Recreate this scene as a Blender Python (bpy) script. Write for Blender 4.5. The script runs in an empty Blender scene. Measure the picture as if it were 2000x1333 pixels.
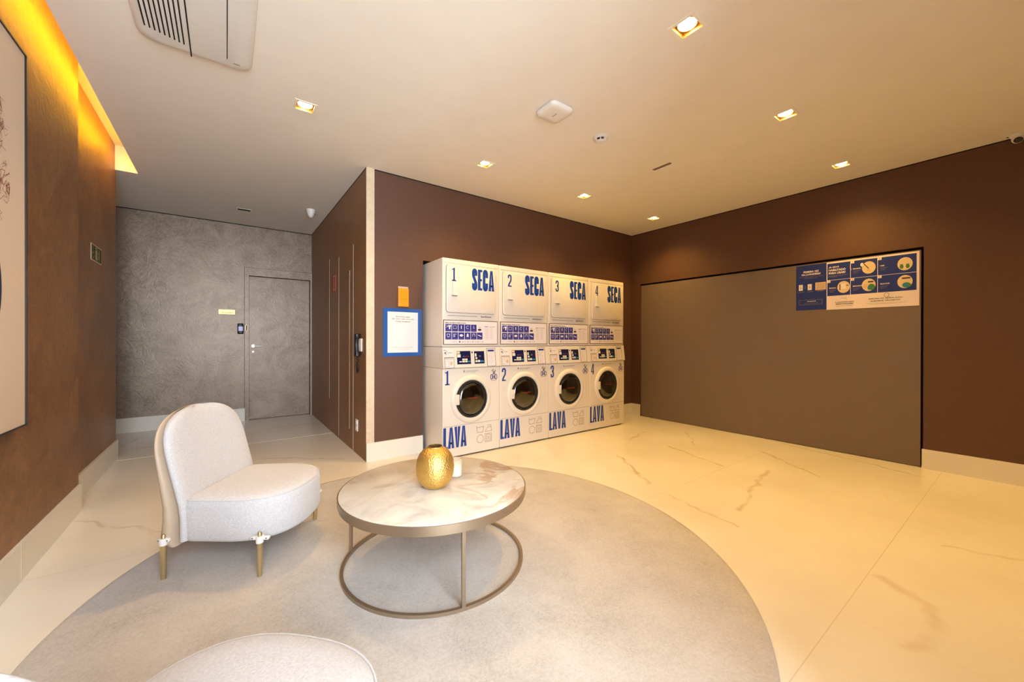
import bpy, bmesh, math, random
from mathutils import Matrix, Vector
random.seed(7)
PI = math.pi
S = bpy.context.scene
COL = S.collection
W = bpy.data.worlds.new('daylight_sky'); S.world = W

# ------------------------------------------------------------------ camera
F_PX, YAW, PIT, ROL = 755.61, 0.634896, -0.0023438, 0.0017319
CAMZ = 1.14
Fv = Vector((math.sin(YAW)*math.cos(PIT), math.cos(YAW)*math.cos(PIT), math.sin(PIT)))
Rv = Vector((math.cos(YAW), -math.sin(YAW), 0)); Uv = Rv.cross(Fv)
R2 = Rv*math.cos(ROL) + Uv*math.sin(ROL); U2 = -Rv*math.sin(ROL) + Uv*math.cos(ROL)
cam = bpy.data.cameras.new('camera'); co = bpy.data.objects.new('camera', cam); COL.objects.link(co)
cam.sensor_width = 36; cam.lens = F_PX/2000*36; cam.clip_start = .02; cam.clip_end = 100
co.matrix_world = Matrix(((R2.x, U2.x, -Fv.x, 0), (R2.y, U2.y, -Fv.y, 0), (R2.z, U2.z, -Fv.z, CAMZ), (0, 0, 0, 1)))
S.camera = co

# ------------------------------------------------------------------ exposure, sky
S.view_settings.view_transform = 'Standard'; S.view_settings.look = 'None'
S.view_settings.gamma = 1; S.view_settings.use_curve_mapping = False
S.view_settings.exposure = 0.0
SKY_STRENGTH = 28.0
SPOT_W = 77.0
SPOT_COL = (1.0, 0.575, 0.115)
COVE_W = 27.0
COVE_COL = (1.0, 0.50, 0.01)
W.use_nodes = True
bg = W.node_tree.nodes['Background']; bg.inputs[0].default_value = (.79, .91, 1.0, 1); bg.inputs[1].default_value = SKY_STRENGTH

# ------------------------------------------------------------------ room dimensions
H = 2.750; XR = 5.019; YB = 3.710; XS = 1.044; YF = 6.594
XLN = -.793; XLF = -.855; YSTEP = 3.77; YLE = 5.22; XE = -.695; YSE = 5.19
YFR = -2.2; YFN = -1.55; XFP = .90; YCE = -1.1; HV = 4.75   # window wall behind the camera; the nearer solid wall right of an added partition at XFP
XCL = -3.0                        # far left end of the corridor
LX = (.434, 1.902, 3.208, 4.525); LY = (3.003, 1.070, -.86)

# ------------------------------------------------------------------ materials
def lin(c):
    return tuple(((v/255)/12.92 if v/255 <= .04045 else ((v/255+.055)/1.055)**2.4) for v in c)
def NT(name):
    m = bpy.data.materials.new(name); m.use_nodes = True
    nt = m.node_tree; b = nt.nodes['Principled BSDF']
    return m, nt, b
def N(nt, t, **kw):
    n = nt.nodes.new(t)
    for k, v in kw.items():
        if k == 'ins':
            for kk, vv in v.items():
                n.inputs[kk].default_value = vv
        else: setattr(n, k, v)
    return n
def L(nt, a, b): nt.links.new(a, b)
def objco(nt, scale=(1, 1, 1)):
    tc = N(nt, 'ShaderNodeTexCoord'); mp = N(nt, 'ShaderNodeMapping'); mp.inputs['Scale'].default_value = scale
    L(nt, tc.outputs['Object'], mp.inputs['Vector']); return mp.outputs['Vector']
def ramp(nt, fac, stops):
    r = N(nt, 'ShaderNodeValToRGB'); cr = r.color_ramp
    while len(cr.elements) < len(stops): cr.elements.new(.5)
    for e, (p, c) in zip(cr.elements, stops):
        e.position = p; e.color = (*c, 1) if len(c) == 3 else c
    L(nt, fac, r.inputs['Fac']); return r.outputs['Color']
def bump(nt, b, h, strength, dist=.01):
    bp = N(nt, 'ShaderNodeBump'); bp.inputs['Strength'].default_value = strength; bp.inputs['Distance'].default_value = dist
    L(nt, h, bp.inputs['Height']); L(nt, bp.outputs['Normal'], b.inputs['Normal'])
def plain(name, c, rough=.5, metal=0, spec=.5, nscale=0, namp=.06, bstr=0, bscale=200, coat=0, alpha=None):
    m, nt, b = NT(name); l = lin(c)
    b.inputs['Base Color'].default_value = (*l, 1); b.inputs['Roughness'].default_value = rough
    b.inputs['Metallic'].default_value = metal; b.inputs['Specular IOR Level'].default_value = spec
    if coat: b.inputs['Coat Weight'].default_value = coat
    sc = nscale or 6
    n = N(nt, 'ShaderNodeTexNoise'); n.inputs['Scale'].default_value = sc; n.inputs['Detail'].default_value = 4
    L(nt, objco(nt), n.inputs['Vector'])
    a = namp if nscale else .015
    L(nt, ramp(nt, n.outputs['Fac'], [(.3, tuple(v*(1-a) for v in l)), (.7, tuple(min(1, v*(1+a)) for v in l))]), b.inputs['Base Color'])
    if bstr:
        n2 = N(nt, 'ShaderNodeTexNoise'); n2.inputs['Scale'].default_value = bscale; n2.inputs['Detail'].default_value = 3
        L(nt, objco(nt), n2.inputs['Vector']); bump(nt, b, n2.outputs['Fac'], bstr)
    return m
def emis(name, c, s):
    m, nt, b = NT(name); b.inputs['Base Color'].default_value = (0, 0, 0, 1)
    b.inputs['Emission Color'].default_value = (*c, 1); b.inputs['Emission Strength'].default_value = s; return m

def stucco(name, c1, c2, metal=.35, rough=.42, warp=2.2, sc=3.0, bs=.3):
    """trowelled metallic plaster: short crossed strokes of two tones"""
    m, nt, b = NT(name); v = objco(nt)
    n1 = N(nt, 'ShaderNodeTexNoise'); n1.inputs['Scale'].default_value = sc; n1.inputs['Detail'].default_value = 6
    n1.inputs['Roughness'].default_value = .62; n1.inputs['Distortion'].default_value = warp; L(nt, v, n1.inputs['Vector'])
    n2 = N(nt, 'ShaderNodeTexNoise'); n2.inputs['Scale'].default_value = sc*5; n2.inputs['Detail'].default_value = 5
    n2.inputs['Distortion'].default_value = 3.5; L(nt, v, n2.inputs['Vector'])
    mx = N(nt, 'ShaderNodeMath', operation='MULTIPLY_ADD'); mx.inputs[1].default_value = .5
    L(nt, n2.outputs['Fac'], mx.inputs[0])
    mh = N(nt, 'ShaderNodeMath', operation='MULTIPLY'); mh.inputs[1].default_value = .5; L(nt, n1.outputs['Fac'], mh.inputs[0])
    L(nt, mh.outputs[0], mx.inputs[2])
    L(nt, ramp(nt, mx.outputs[0], [(.36, lin(c1)), (.62, lin(c2))]), b.inputs['Base Color'])
    b.inputs['Metallic'].default_value = metal
    rr = N(nt, 'ShaderNodeMapRange'); rr.inputs[3].default_value = rough-.07; rr.inputs[4].default_value = rough+.12
    L(nt, n2.outputs['Fac'], rr.inputs[0]); L(nt, rr.outputs[0], b.inputs['Roughness'])
    bump(nt, b, mx.outputs[0], bs, .02)
    return m

M = {}
M['ceiling'] = plain('ceiling_paint', (240, 234, 226), .9, spec=.2)
M['cove'] = plain('cove_paint', (235, 230, 220), .9, spec=.2)
M['wall_dark'] = plain('dark_brown_wall_paint', (96, 67, 53), .55, spec=.35, nscale=40, namp=.05, bstr=.12, bscale=260)
M['stucco'] = stucco('trowelled_plaster', (118, 99, 83), (152, 133, 116), metal=.35, rough=.38, sc=2.2, warp=3.0, bs=.16)
M['stucco_left'] = stucco('trowelled_brown_plaster', (124, 88, 56), (162, 120, 82), metal=.25, sc=1.3, warp=1.0)
M['stucco_side'] = stucco('trowelled_side_plaster', (130, 92, 56), (152, 110, 70), metal=.2, sc=1.3, warp=1.0)
M['strip'] = stucco('lamplit_corner_plaster', (205, 184, 158), (222, 202, 176), metal=0, sc=4)
M['panel'] = plain('grey_brown_laminate', (122, 106, 94), .5, spec=.35)
M['gap'] = plain('dark_gap', (20, 14, 10), .9)
M['base'] = plain('cream_porcelain', (232, 226, 216), .22, nscale=1.5, namp=.03)
M['ledge'] = plain('pale_line', (225, 205, 180), .4)
M['white'] = plain('white_enamel', (229, 221, 213), .32, nscale=2, namp=.01)
M['white_plastic'] = plain('white_plastic', (232, 228, 224), .4)
M['sticker'] = plain('sticker_paper', (232, 224, 228), .4)
M['blue'] = plain('blue_vinyl', (24, 66, 150), .4)
M['navy'] = plain('navy_print', (26, 46, 128), .45)
M['tileblue'] = plain('royal_blue_print', (46, 50, 140), .45)
M['ink'] = plain('dark_ink', (60, 50, 56), .6)
M['midink'] = plain('grey_ink', (150, 130, 125), .6)
M['line'] = plain('seam_shadow', (110, 88, 70), .7)
M['screen'] = plain('panel_screen', (26, 32, 74), .15)
M['black'] = plain('black_plastic', (16, 14, 14), .35)
M['rubber'] = plain('black_rubber', (28, 26, 24), .6)
M['orange'] = plain('orange_box', (238, 150, 20), .35)
M['paper'] = plain('white_paper', (236, 226, 224), .5)
M['poster_pink'] = plain('poster_paper', (236, 222, 224), .45)
M['frame_blue'] = plain('blue_poster_border', (30, 84, 160), .35)
M['brass'] = plain('brushed_brass', (196, 176, 132), .34, metal=.85)
M['champagne'] = plain('champagne_metal', (160, 140, 118), .38, metal=.8)
M['steel'] = plain('brushed_steel', (200, 196, 190), .28, metal=.95)
M['goldplate'] = plain('gold_plate', (214, 176, 112), .35, metal=.5)
M['leather'] = plain('beige_leather', (190, 168, 146), .5, nscale=30, namp=.03, bstr=.1, bscale=120)
M['green'] = plain('dark_green_print', (28, 48, 24), .5)
M['lum'] = plain('luminescent_print', (196, 190, 130), .5)
M['brasswhite'] = plain('pale_metal_strip', (250, 238, 218), .3)
M['cream'] = plain('cream_print', (222, 200, 165), .5)
M['red'] = plain('red_print', (170, 40, 26), .5)
M['canvas'] = plain('cream_canvas', (226, 208, 190), .8, nscale=120, namp=.03)
M['teal'] = plain('dark_blue_paint', (14, 52, 84), .6, nscale=20, namp=.25)
M['redline'] = plain('red_brown_ink', (170, 105, 85), .7)
M['glow'] = emis('lamp_glow', (1.0, .80, .52), 30)
M['lampcup'] = plain('gold_reflector', (214, 168, 84), .35, metal=.4)
M['lamptrim'] = plain('lamp_trim', (245, 238, 222), .4)
M['coveled'] = emis('cove_led', (1.0, .50, .03), 6)
M['lcd'] = emis('entry_screen', (.55, .58, .9), .8)
M['candle'] = plain('candle_wax', (246, 238, 226), .5)
M['teal_btn'] = plain('teal_button', (40, 130, 160), .4)
M['key'] = plain('pale_button', (220, 224, 200), .4)
M['green2'] = plain('green_print', (70, 130, 60), .5)
M['skin'] = plain('peach_print', (222, 180, 150), .5)

def fabric():
    m, nt, b = NT('woven_boucle_fabric'); v = objco(nt)
    w = N(nt, 'ShaderNodeTexNoise'); w.inputs['Scale'].default_value = 160; w.inputs['Detail'].default_value = 4; L(nt, v, w.inputs['Vector'])
    L(nt, ramp(nt, w.outputs['Fac'], [(.32, lin((190, 186, 187))), (.55, lin((199, 196, 199))), (.72, lin((207, 205, 208)))]), b.inputs['Base Color'])
    b.inputs['Roughness'].default_value = .95; b.inputs['Sheen Weight'].default_value = .25; b.inputs['Specular IOR Level'].default_value = .15
    bump(nt, b, w.outputs['Fac'], .35, .004); return m
M['fabric'] = fabric()

def rugmat():
    m, nt, b = NT('rug_pile'); v = objco(nt)
    a = N(nt, 'ShaderNodeTexNoise'); a.inputs['Scale'].default_value = 2.2; a.inputs['Detail'].default_value = 5; a.inputs['Roughness'].default_value = .7; L(nt, v, a.inputs['Vector'])
    w = N(nt, 'ShaderNodeTexNoise'); w.inputs['Scale'].default_value = 110; w.inputs['Detail'].default_value = 6; w.inputs['Roughness'].default_value = .75; L(nt, v, w.inputs['Vector'])
    mm = N(nt, 'ShaderNodeMath', operation='MULTIPLY_ADD'); mm.inputs[1].default_value = .55
    mh = N(nt, 'ShaderNodeMath', operation='MULTIPLY'); mh.inputs[1].default_value = .45
    L(nt, w.outputs['Fac'], mm.inputs[0]); L(nt, a.outputs['Fac'], mh.inputs[0]); L(nt, mh.outputs[0], mm.inputs[2])
    L(nt, ramp(nt, mm.outputs[0], [(.36, lin((168, 161, 154))), (.5, lin((192, 185, 179))), (.64, lin((205, 199, 194)))]), b.inputs['Base Color'])
    b.inputs['Roughness'].default_value = 1; b.inputs['Specular IOR Level'].default_value = .05; b.inputs['Sheen Weight'].default_value = .2
    bump(nt, b, w.outputs['Fac'], .6, .006); return m
M['rug'] = rugmat()

def marble():
    m, nt, b = NT('table_marble'); v = objco(nt)
    d = N(nt, 'ShaderNodeTexNoise'); d.inputs['Scale'].default_value = 3.2; d.inputs['Detail'].default_value = 7; d.inputs['Roughness'].default_value = .6
    d.inputs['Distortion'].default_value = 1.6; L(nt, v, d.inputs['Vector'])
    base = ramp(nt, d.outputs['Fac'], [(.3, lin((176, 170, 164))), (.44, lin((200, 196, 191))), (.6, lin((213, 210, 207)))])
    vn = N(nt, 'ShaderNodeTexNoise'); vn.inputs['Scale'].default_value = 2.6; vn.inputs['Detail'].default_value = 8; vn.inputs['Distortion'].default_value = 1.2
    mp = N(nt, 'ShaderNodeMapping'); mp.inputs['Location'].default_value = (4, 2, 1); L(nt, v, mp.inputs['Vector']); L(nt, mp.outputs['Vector'], vn.inputs['Vector'])
    vein = ramp(nt, vn.outputs['Fac'], [(.455, (0, 0, 0)), (.49, (1, 1, 1)), (.51, (1, 1, 1)), (.55, (0, 0, 0))])
    # the brown staining sits in one region of the slab (towards +x of the disc)
    sx = N(nt, 'ShaderNodeSeparateXYZ'); L(nt, v, sx.inputs[0])
    mr = N(nt, 'ShaderNodeMapRange'); mr.inputs[1].default_value = -.05; mr.inputs[2].default_value = .30; mr.inputs[3].default_value = .12; mr.inputs[4].default_value = .85; L(nt, sx.outputs['X'], mr.inputs[0])
    mu = N(nt, 'ShaderNodeMath', operation='MULTIPLY'); L(nt, vein, mu.inputs[0]); L(nt, mr.outputs[0], mu.inputs[1])
    mix = N(nt, 'ShaderNodeMix', data_type='RGBA'); L(nt, mu.outputs[0], mix.inputs[0]); L(nt, base, mix.inputs[6]); mix.inputs[7].default_value = (*lin((168, 134, 104)), 1)
    L(nt, mix.outputs[2], b.inputs['Base Color']); b.inputs['Roughness'].default_value = .32; return m
M['marble'] = marble()

def goldvase():
    m, nt, b = NT('hammered_gold'); v = objco(nt)
    b.inputs['Base Color'].default_value = (*lin((226, 186, 104)), 1); b.inputs['Metallic'].default_value = .92; b.inputs['Roughness'].default_value = .42
    vo = N(nt, 'ShaderNodeTexVoronoi'); vo.inputs['Scale'].default_value = 130; L(nt, v, vo.inputs['Vector'])
    bump(nt, b, vo.outputs['Distance'], .5, .004); return m
M['gold'] = goldvase()

def glassmat(name, tint=(1, 1, 1), gl=.12, rough=.03):
    m, nt, b = NT(name); out = nt.nodes['Material Output']
    t = N(nt, 'ShaderNodeBsdfTransparent'); t.inputs[0].default_value = (*tint, 1)
    g = N(nt, 'ShaderNodeBsdfGlossy'); g.inputs['Roughness'].default_value = rough
    fr = N(nt, 'ShaderNodeFresnel'); fr.inputs[0].default_value = 1.5
    ad = N(nt, 'ShaderNodeMath', operation='ADD'); ad.inputs[1].default_value = gl; ad.use_clamp = True; L(nt, fr.outputs[0], ad.inputs[0])
    mx = N(nt, 'ShaderNodeMixShader'); L(nt, ad.outputs[0], mx.inputs[0]); L(nt, t.outputs[0], mx.inputs[1]); L(nt, g.outputs[0], mx.inputs[2])
    L(nt, mx.outputs[0], out.inputs['Surface']); return m
M['pane'] = glassmat('window_glass', gl=0)
M['portglass'] = glassmat('washer_door_glass', (.50, .52, .50), .10, .06)
def frosted():
    m, nt, b = NT('candle_glass'); out = nt.nodes['Material Output']
    t = N(nt, 'ShaderNodeBsdfTransparent'); g = N(nt, 'ShaderNodeBsdfTranslucent'); g.inputs[0].default_value = (*lin((245, 235, 222)), 1)
    d = N(nt, 'ShaderNodeBsdfDiffuse'); d.inputs[0].default_value = (*lin((240, 228, 214)), 1)
    a = N(nt, 'ShaderNodeMixShader'); a.inputs[0].default_value = .5; L(nt, g.outputs[0], a.inputs[1]); L(nt, d.outputs[0], a.inputs[2])
    mx = N(nt, 'ShaderNodeMixShader'); mx.inputs[0].default_value = .35; L(nt, t.outputs[0], mx.inputs[1]); L(nt, a.outputs[0], mx.inputs[2]); L(nt, mx.outputs[0], out.inputs['Surface']); return m
M['tumbler'] = frosted()
M['drum'] = plain('dark_drum_steel', (70, 66, 60), .3, metal=.7)

def floormat():
    m, nt, b = NT('polished_marble_tile')
    tc = N(nt, 'ShaderNodeTexCoord'); v = tc.outputs['Object']
    sx = N(nt, 'ShaderNodeSeparateXYZ'); L(nt, v, sx.inputs[0])
    big = N(nt, 'ShaderNodeTexNoise'); big.inputs['Scale'].default_value = 1.1; big.inputs['Detail'].default_value = 4; L(nt, v, big.inputs['Vector'])
    base = ramp(nt, big.outputs['Fac'], [(.3, lin((226, 219, 208))), (.7, lin((240, 235, 227)))])
    # warped coordinates for the veins
    wn = N(nt, 'ShaderNodeTexNoise'); wn.inputs['Scale'].default_value = 5; wn.inputs['Detail'].default_value = 6; L(nt, v, wn.inputs['Vector'])
    sub = N(nt, 'ShaderNodeVectorMath', operation='SUBTRACT'); L(nt, wn.outputs['Color'], sub.inputs[0]); sub.inputs[1].default_value = (.5, .5, .5)
    scl = N(nt, 'ShaderNodeVectorMath', operation='SCALE'); scl.inputs['Scale'].default_value = .16; L(nt, sub.outputs[0], scl.inputs[0])
    wv = N(nt, 'ShaderNodeVectorMath', operation='ADD'); L(nt, v, wv.inputs[0]); L(nt, scl.outputs[0], wv.inputs[1])
    flat = N(nt, 'ShaderNodeVectorMath', operation='MULTIPLY'); L(nt, wv.outputs[0], flat.inputs[0]); flat.inputs[1].default_value = (1, 1, 0)
    P = flat.outputs[0]
    def seg(a, bb, wd, amp):
        ax, ay = a; bx, by = bb; d = (bx-ax, by-ay); q = d[0]**2+d[1]**2
        pa = N(nt, 'ShaderNodeVectorMath', operation='SUBTRACT'); L(nt, P, pa.inputs[0]); pa.inputs[1].default_value = (ax, ay, 0)
        dt = N(nt, 'ShaderNodeVectorMath', operation='DOT_PRODUCT'); L(nt, pa.outputs[0], dt.inputs[0]); dt.inputs[1].default_value = (d[0]/q, d[1]/q, 0)
        cl = N(nt, 'ShaderNodeClamp'); L(nt, dt.outputs['Value'], cl.inputs[0])
        pr = N(nt, 'ShaderNodeVectorMath', operation='SCALE'); pr.inputs[0].default_value = (d[0], d[1], 0); L(nt, cl.outputs[0], pr.inputs['Scale'])
        ds = N(nt, 'ShaderNodeVectorMath', operation='DISTANCE'); L(nt, pa.outputs[0], ds.inputs[0]); L(nt, pr.outputs[0], ds.inputs[1])
        mr = N(nt, 'ShaderNodeMapRange', interpolation_type='SMOOTHSTEP'); mr.inputs[1].default_value = 0; mr.inputs[2].default_value = wd; mr.inputs[3].default_value = amp; mr.inputs[4].default_value = 0
        L(nt, ds.outputs['Value'], mr.inputs[0]); return mr.outputs[0]
    segs = [((3.82, 2.34), (3.62, 1.68), .022, .6), ((3.12, 2.46), (2.70, 1.83), .022, .7),
            ((4.42, 1.66), (3.97, 1.07), .02, .7), ((3.82, 1.40), (3.50, 1.32), .03, .5), ((3.50, 1.32), (3.18, 1.28), .03, .7), ((3.18, 1.28), (2.78, 1.17), .03, .55),
            ((2.63, 1.63), (2.50, 1.08), .016, .55), ((2.53, .45), (2.44, .28), .05, .35), ((2.44, .29), (2.25, .22), .05, .3), ((2.25, .22), (2.06, .28), .05, .25),
            ((4.95, 1.66), (4.70, .56), .022, .6), ((-.73, 3.56), (-.3, 3.06), .02, .45), ((.90, 3.95), (.30, 4.40), .022, .6), ((.3, 4.4), (-.4, 4.55), .022, .35),
            ((-.88, 5.59), (-.50, 5.55), .03, .5), ((-.50, 5.55), (.9, 5.9), .03, .4), ((4.2, 2.9), (3.7, 2.75), .025, .5), ((4.6, 2.6), (4.1, 2.2), .02, .4),
            ((-.9, 5.75), (-.8, 6.3), .03, .4), ((1.9, -.3), (2.6, -.5), .03, .4), ((3.2, .3), (3.6, -.5), .03, .35)]
    acc = None
    for s in segs:
        o = seg(*s)
        if acc is None: acc = o
        else:
            mx = N(nt, 'ShaderNodeMath', operation='MAXIMUM'); L(nt, acc, mx.inputs[0]); L(nt, o, mx.inputs[1]); acc = mx.outputs[0]
    brk = N(nt, 'ShaderNodeTexNoise'); brk.inputs['Scale'].default_value = 7; brk.inputs['Detail'].default_value = 5; L(nt, v, brk.inputs['Vector'])
    bm_ = N(nt, 'ShaderNodeMapRange'); bm_.inputs[1].default_value = .35; bm_.inputs[2].default_value = .6; bm_.inputs[3].default_value = .25; L(nt, brk.outputs['Fac'], bm_.inputs[0])
    mu = N(nt, 'ShaderNodeMath', operation='MULTIPLY'); L(nt, acc, mu.inputs[0]); L(nt, bm_.outputs[0], mu.inputs[1])
    mix = N(nt, 'ShaderNodeMix', data_type='RGBA'); L(nt, mu.outputs[0], mix.inputs[0]); L(nt, base, mix.inputs[6]); mix.inputs[7].default_value = (*lin((186, 160, 130)), 1)
    # tile joints
    def joint(sock, at, w):
        s1 = N(nt, 'ShaderNodeMath', operation='SUBTRACT'); L(nt, sock, s1.inputs[0]); s1.inputs[1].default_value = at
        ab = N(nt, 'ShaderNodeMath', operation='ABSOLUTE'); L(nt, s1.outputs[0], ab.inputs[0])
        lt = N(nt, 'ShaderNodeMath', operation='LESS_THAN'); L(nt, ab.outputs[0], lt.inputs[0]); lt.inputs[1].default_value = w; return lt.outputs[0]
    def mixjoint(prev, fac, c):
        mj = N(nt, 'ShaderNodeMix', data_type='RGBA'); L(nt, fac, mj.inputs[0]); L(nt, prev, mj.inputs[6]); mj.inputs[7].default_value = (*lin(c), 1); return mj.outputs[2]
    c = mix.outputs[2]
    for at in (.487, 2.826, 3.99, 1.657, -.68): c = mixjoint(c, joint(sx.outputs['Y'], at, .0018), (214, 203, 188))
    for at in (3.24, .9, -.2, 2.07, 4.4): c = mixjoint(c, joint(sx.outputs['X'], at, .0012), (222, 212, 198))
    L(nt, c, b.inputs['Base Color'])
    b.inputs['Roughness'].default_value = .2; b.inputs['Specular IOR Level'].default_value = .4
    return m
M['floor'] = floormat()

# ------------------------------------------------------------------ mesh helpers
class MB:
    def __init__(self): self.v = []; self.f = []; self.m = []; self.mats = []
    def add(self, vs, fs, mat):
        if mat not in self.mats: self.mats.append(mat)
        i = self.mats.index(mat); n = len(self.v)
        self.v += [tuple(p) for p in vs]
        for f in fs: self.f.append(tuple(n+k for k in f)); self.m.append(i)
    def box(self, x0, x1, y0, y1, z0, z1, mat):
        self.add([(x, y, z) for x in (x0, x1) for y in (y0, y1) for z in (z0, z1)],
                 [(0, 1, 3, 2), (4, 6, 7, 5), (0, 4, 5, 1), (2, 3, 7, 6), (0, 2, 6, 4), (1, 5, 7, 3)], mat)
    def quad(self, a, b, c, d, mat): self.add([a, b, c, d], [(0, 1, 2, 3)], mat)
    def bm(self, bm, mat, mtx=None):
        bm.verts.ensure_lookup_table(); bm.verts.index_update()
        self.add([(mtx @ v.co) if mtx else v.co for v in bm.verts], [[v.index for v in f.verts] for f in bm.faces], mat); bm.free()
    def bbox(self, x0, x1, y0, y1, z0, z1, r, mat, seg=3):
        bm = bmesh.new(); bmesh.ops.create_cube(bm, size=1)
        bmesh.ops.scale(bm, vec=(x1-x0, y1-y0, z1-z0), verts=bm.verts)
        bmesh.ops.translate(bm, vec=((x0+x1)/2, (y0+y1)/2, (z0+z1)/2), verts=bm.verts)
        bmesh.ops.bevel(bm, geom=bm.edges[:], offset=r, segments=seg, profile=.5, affect='EDGES'); self.bm(bm, mat)
    def lathe(self, prof, mat, c=(0, 0, 0), seg=48, axis='z', caps=True):
        vs = []; fs = []
        for r, h in prof:
            for k in range(seg):
                a = 2*PI*k/seg; p = (r*math.cos(a), r*math.sin(a), h)
                if axis == 'y': p = (p[0], p[2], p[1])
                if axis == 'x': p = (p[2], p[0], p[1])
                vs.append((p[0]+c[0], p[1]+c[1], p[2]+c[2]))
        n = len(prof)
        for i in range(n-1):
            for k in range(seg): fs.append((i*seg+k, i*seg+(k+1) % seg, (i+1)*seg+(k+1) % seg, (i+1)*seg+k))
        if caps: fs.append(tuple(range(seg))); fs.append(tuple((n-1)*seg+k for k in range(seg)))
        self.add(vs, fs, mat)
    def tube(self, pts, r, mat, seg=12, closed=False):
        pts = [Vector(p) for p in pts]; n = len(pts); vs = []; fs = []; up = Vector((0, 0, 1))
        for i, p in enumerate(pts):
            a = pts[(i-1) % n] if (closed or i > 0) else p; b = pts[(i+1) % n] if (closed or i < n-1) else p
            t = (b-a).normalized(); u = up if abs(t.dot(up)) < .95 else Vector((1, 0, 0))
            s = t.cross(u).normalized(); w = s.cross(t)
            for k in range(seg):
                an = 2*PI*k/seg; vs.append(p + (s*math.cos(an)+w*math.sin(an))*r)
        for i in range(n if closed else n-1):
            j = (i+1) % n
            for k in range(seg): fs.append((i*seg+k, i*seg+(k+1) % seg, j*seg+(k+1) % seg, j*seg+k))
        if not closed: fs.append(tuple(range(seg))); fs.append(tuple((n-1)*seg+k for k in range(seg)))
        self.add(vs, fs, mat)
    def loft(self, rings, mat, cap0=True, cap1=True):
        n = len(rings[0]); vs = [p for r in rings for p in r]; fs = []
        for i in range(len(rings)-1):
            for k in range(n): fs.append((i*n+k, i*n+(k+1) % n, (i+1)*n+(k+1) % n, (i+1)*n+k))
        if cap0: fs.append(tuple(range(n)))
        if cap1: fs.append(tuple((len(rings)-1)*n+k for k in range(n)))
        self.add(vs, fs, mat)
    def build(self, name, parent=None, loc=None, smooth=None, rot=None):
        me = bpy.data.meshes.new(name); me.from_pydata(self.v, [], self.f)
        for m in self.mats: me.materials.append(m)
        me.polygons.foreach_set('material_index', self.m)
        bm = bmesh.new(); bm.from_mesh(me); bmesh.ops.recalc_face_normals(bm, faces=bm.faces); bm.to_mesh(me); bm.free()
        if smooth is not None:
            me.polygons.foreach_set('use_smooth', [True]*len(me.polygons)); me.set_sharp_from_angle(angle=math.radians(smooth))
        me.update()
        o = bpy.data.objects.new(name, me); COL.objects.link(o)
        if parent: o.parent = parent
        if loc: o.location = loc
        if rot: o.rotation_euler = rot
        return o
def tag(o, label=None, cat=None, group=None, kind=None):
    if label: o['label'] = label
    if cat: o['category'] = cat
    if group: o['group'] = group
    if kind: o['kind'] = kind
    return o
def thing(name, label, cat, loc=(0, 0, 0), rz=0, group=None):
    o = bpy.data.objects.new(name, None); COL.objects.link(o); o.empty_display_size = .1
    o.location = loc; o.rotation_euler = (0, 0, rz); return tag(o, label, cat, group)
def struct(mb, name, parent=None, **kw):
    o = mb.build(name, parent, **kw)
    if parent is None: o['kind'] = 'structure'
    return o
def copy_tree(o, parent=None):
    c = o.copy(); COL.objects.link(c)
    if parent: c.parent = parent
    for ch in [x for x in bpy.data.objects if x.parent == o]: copy_tree(ch, c)
    return c

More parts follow.
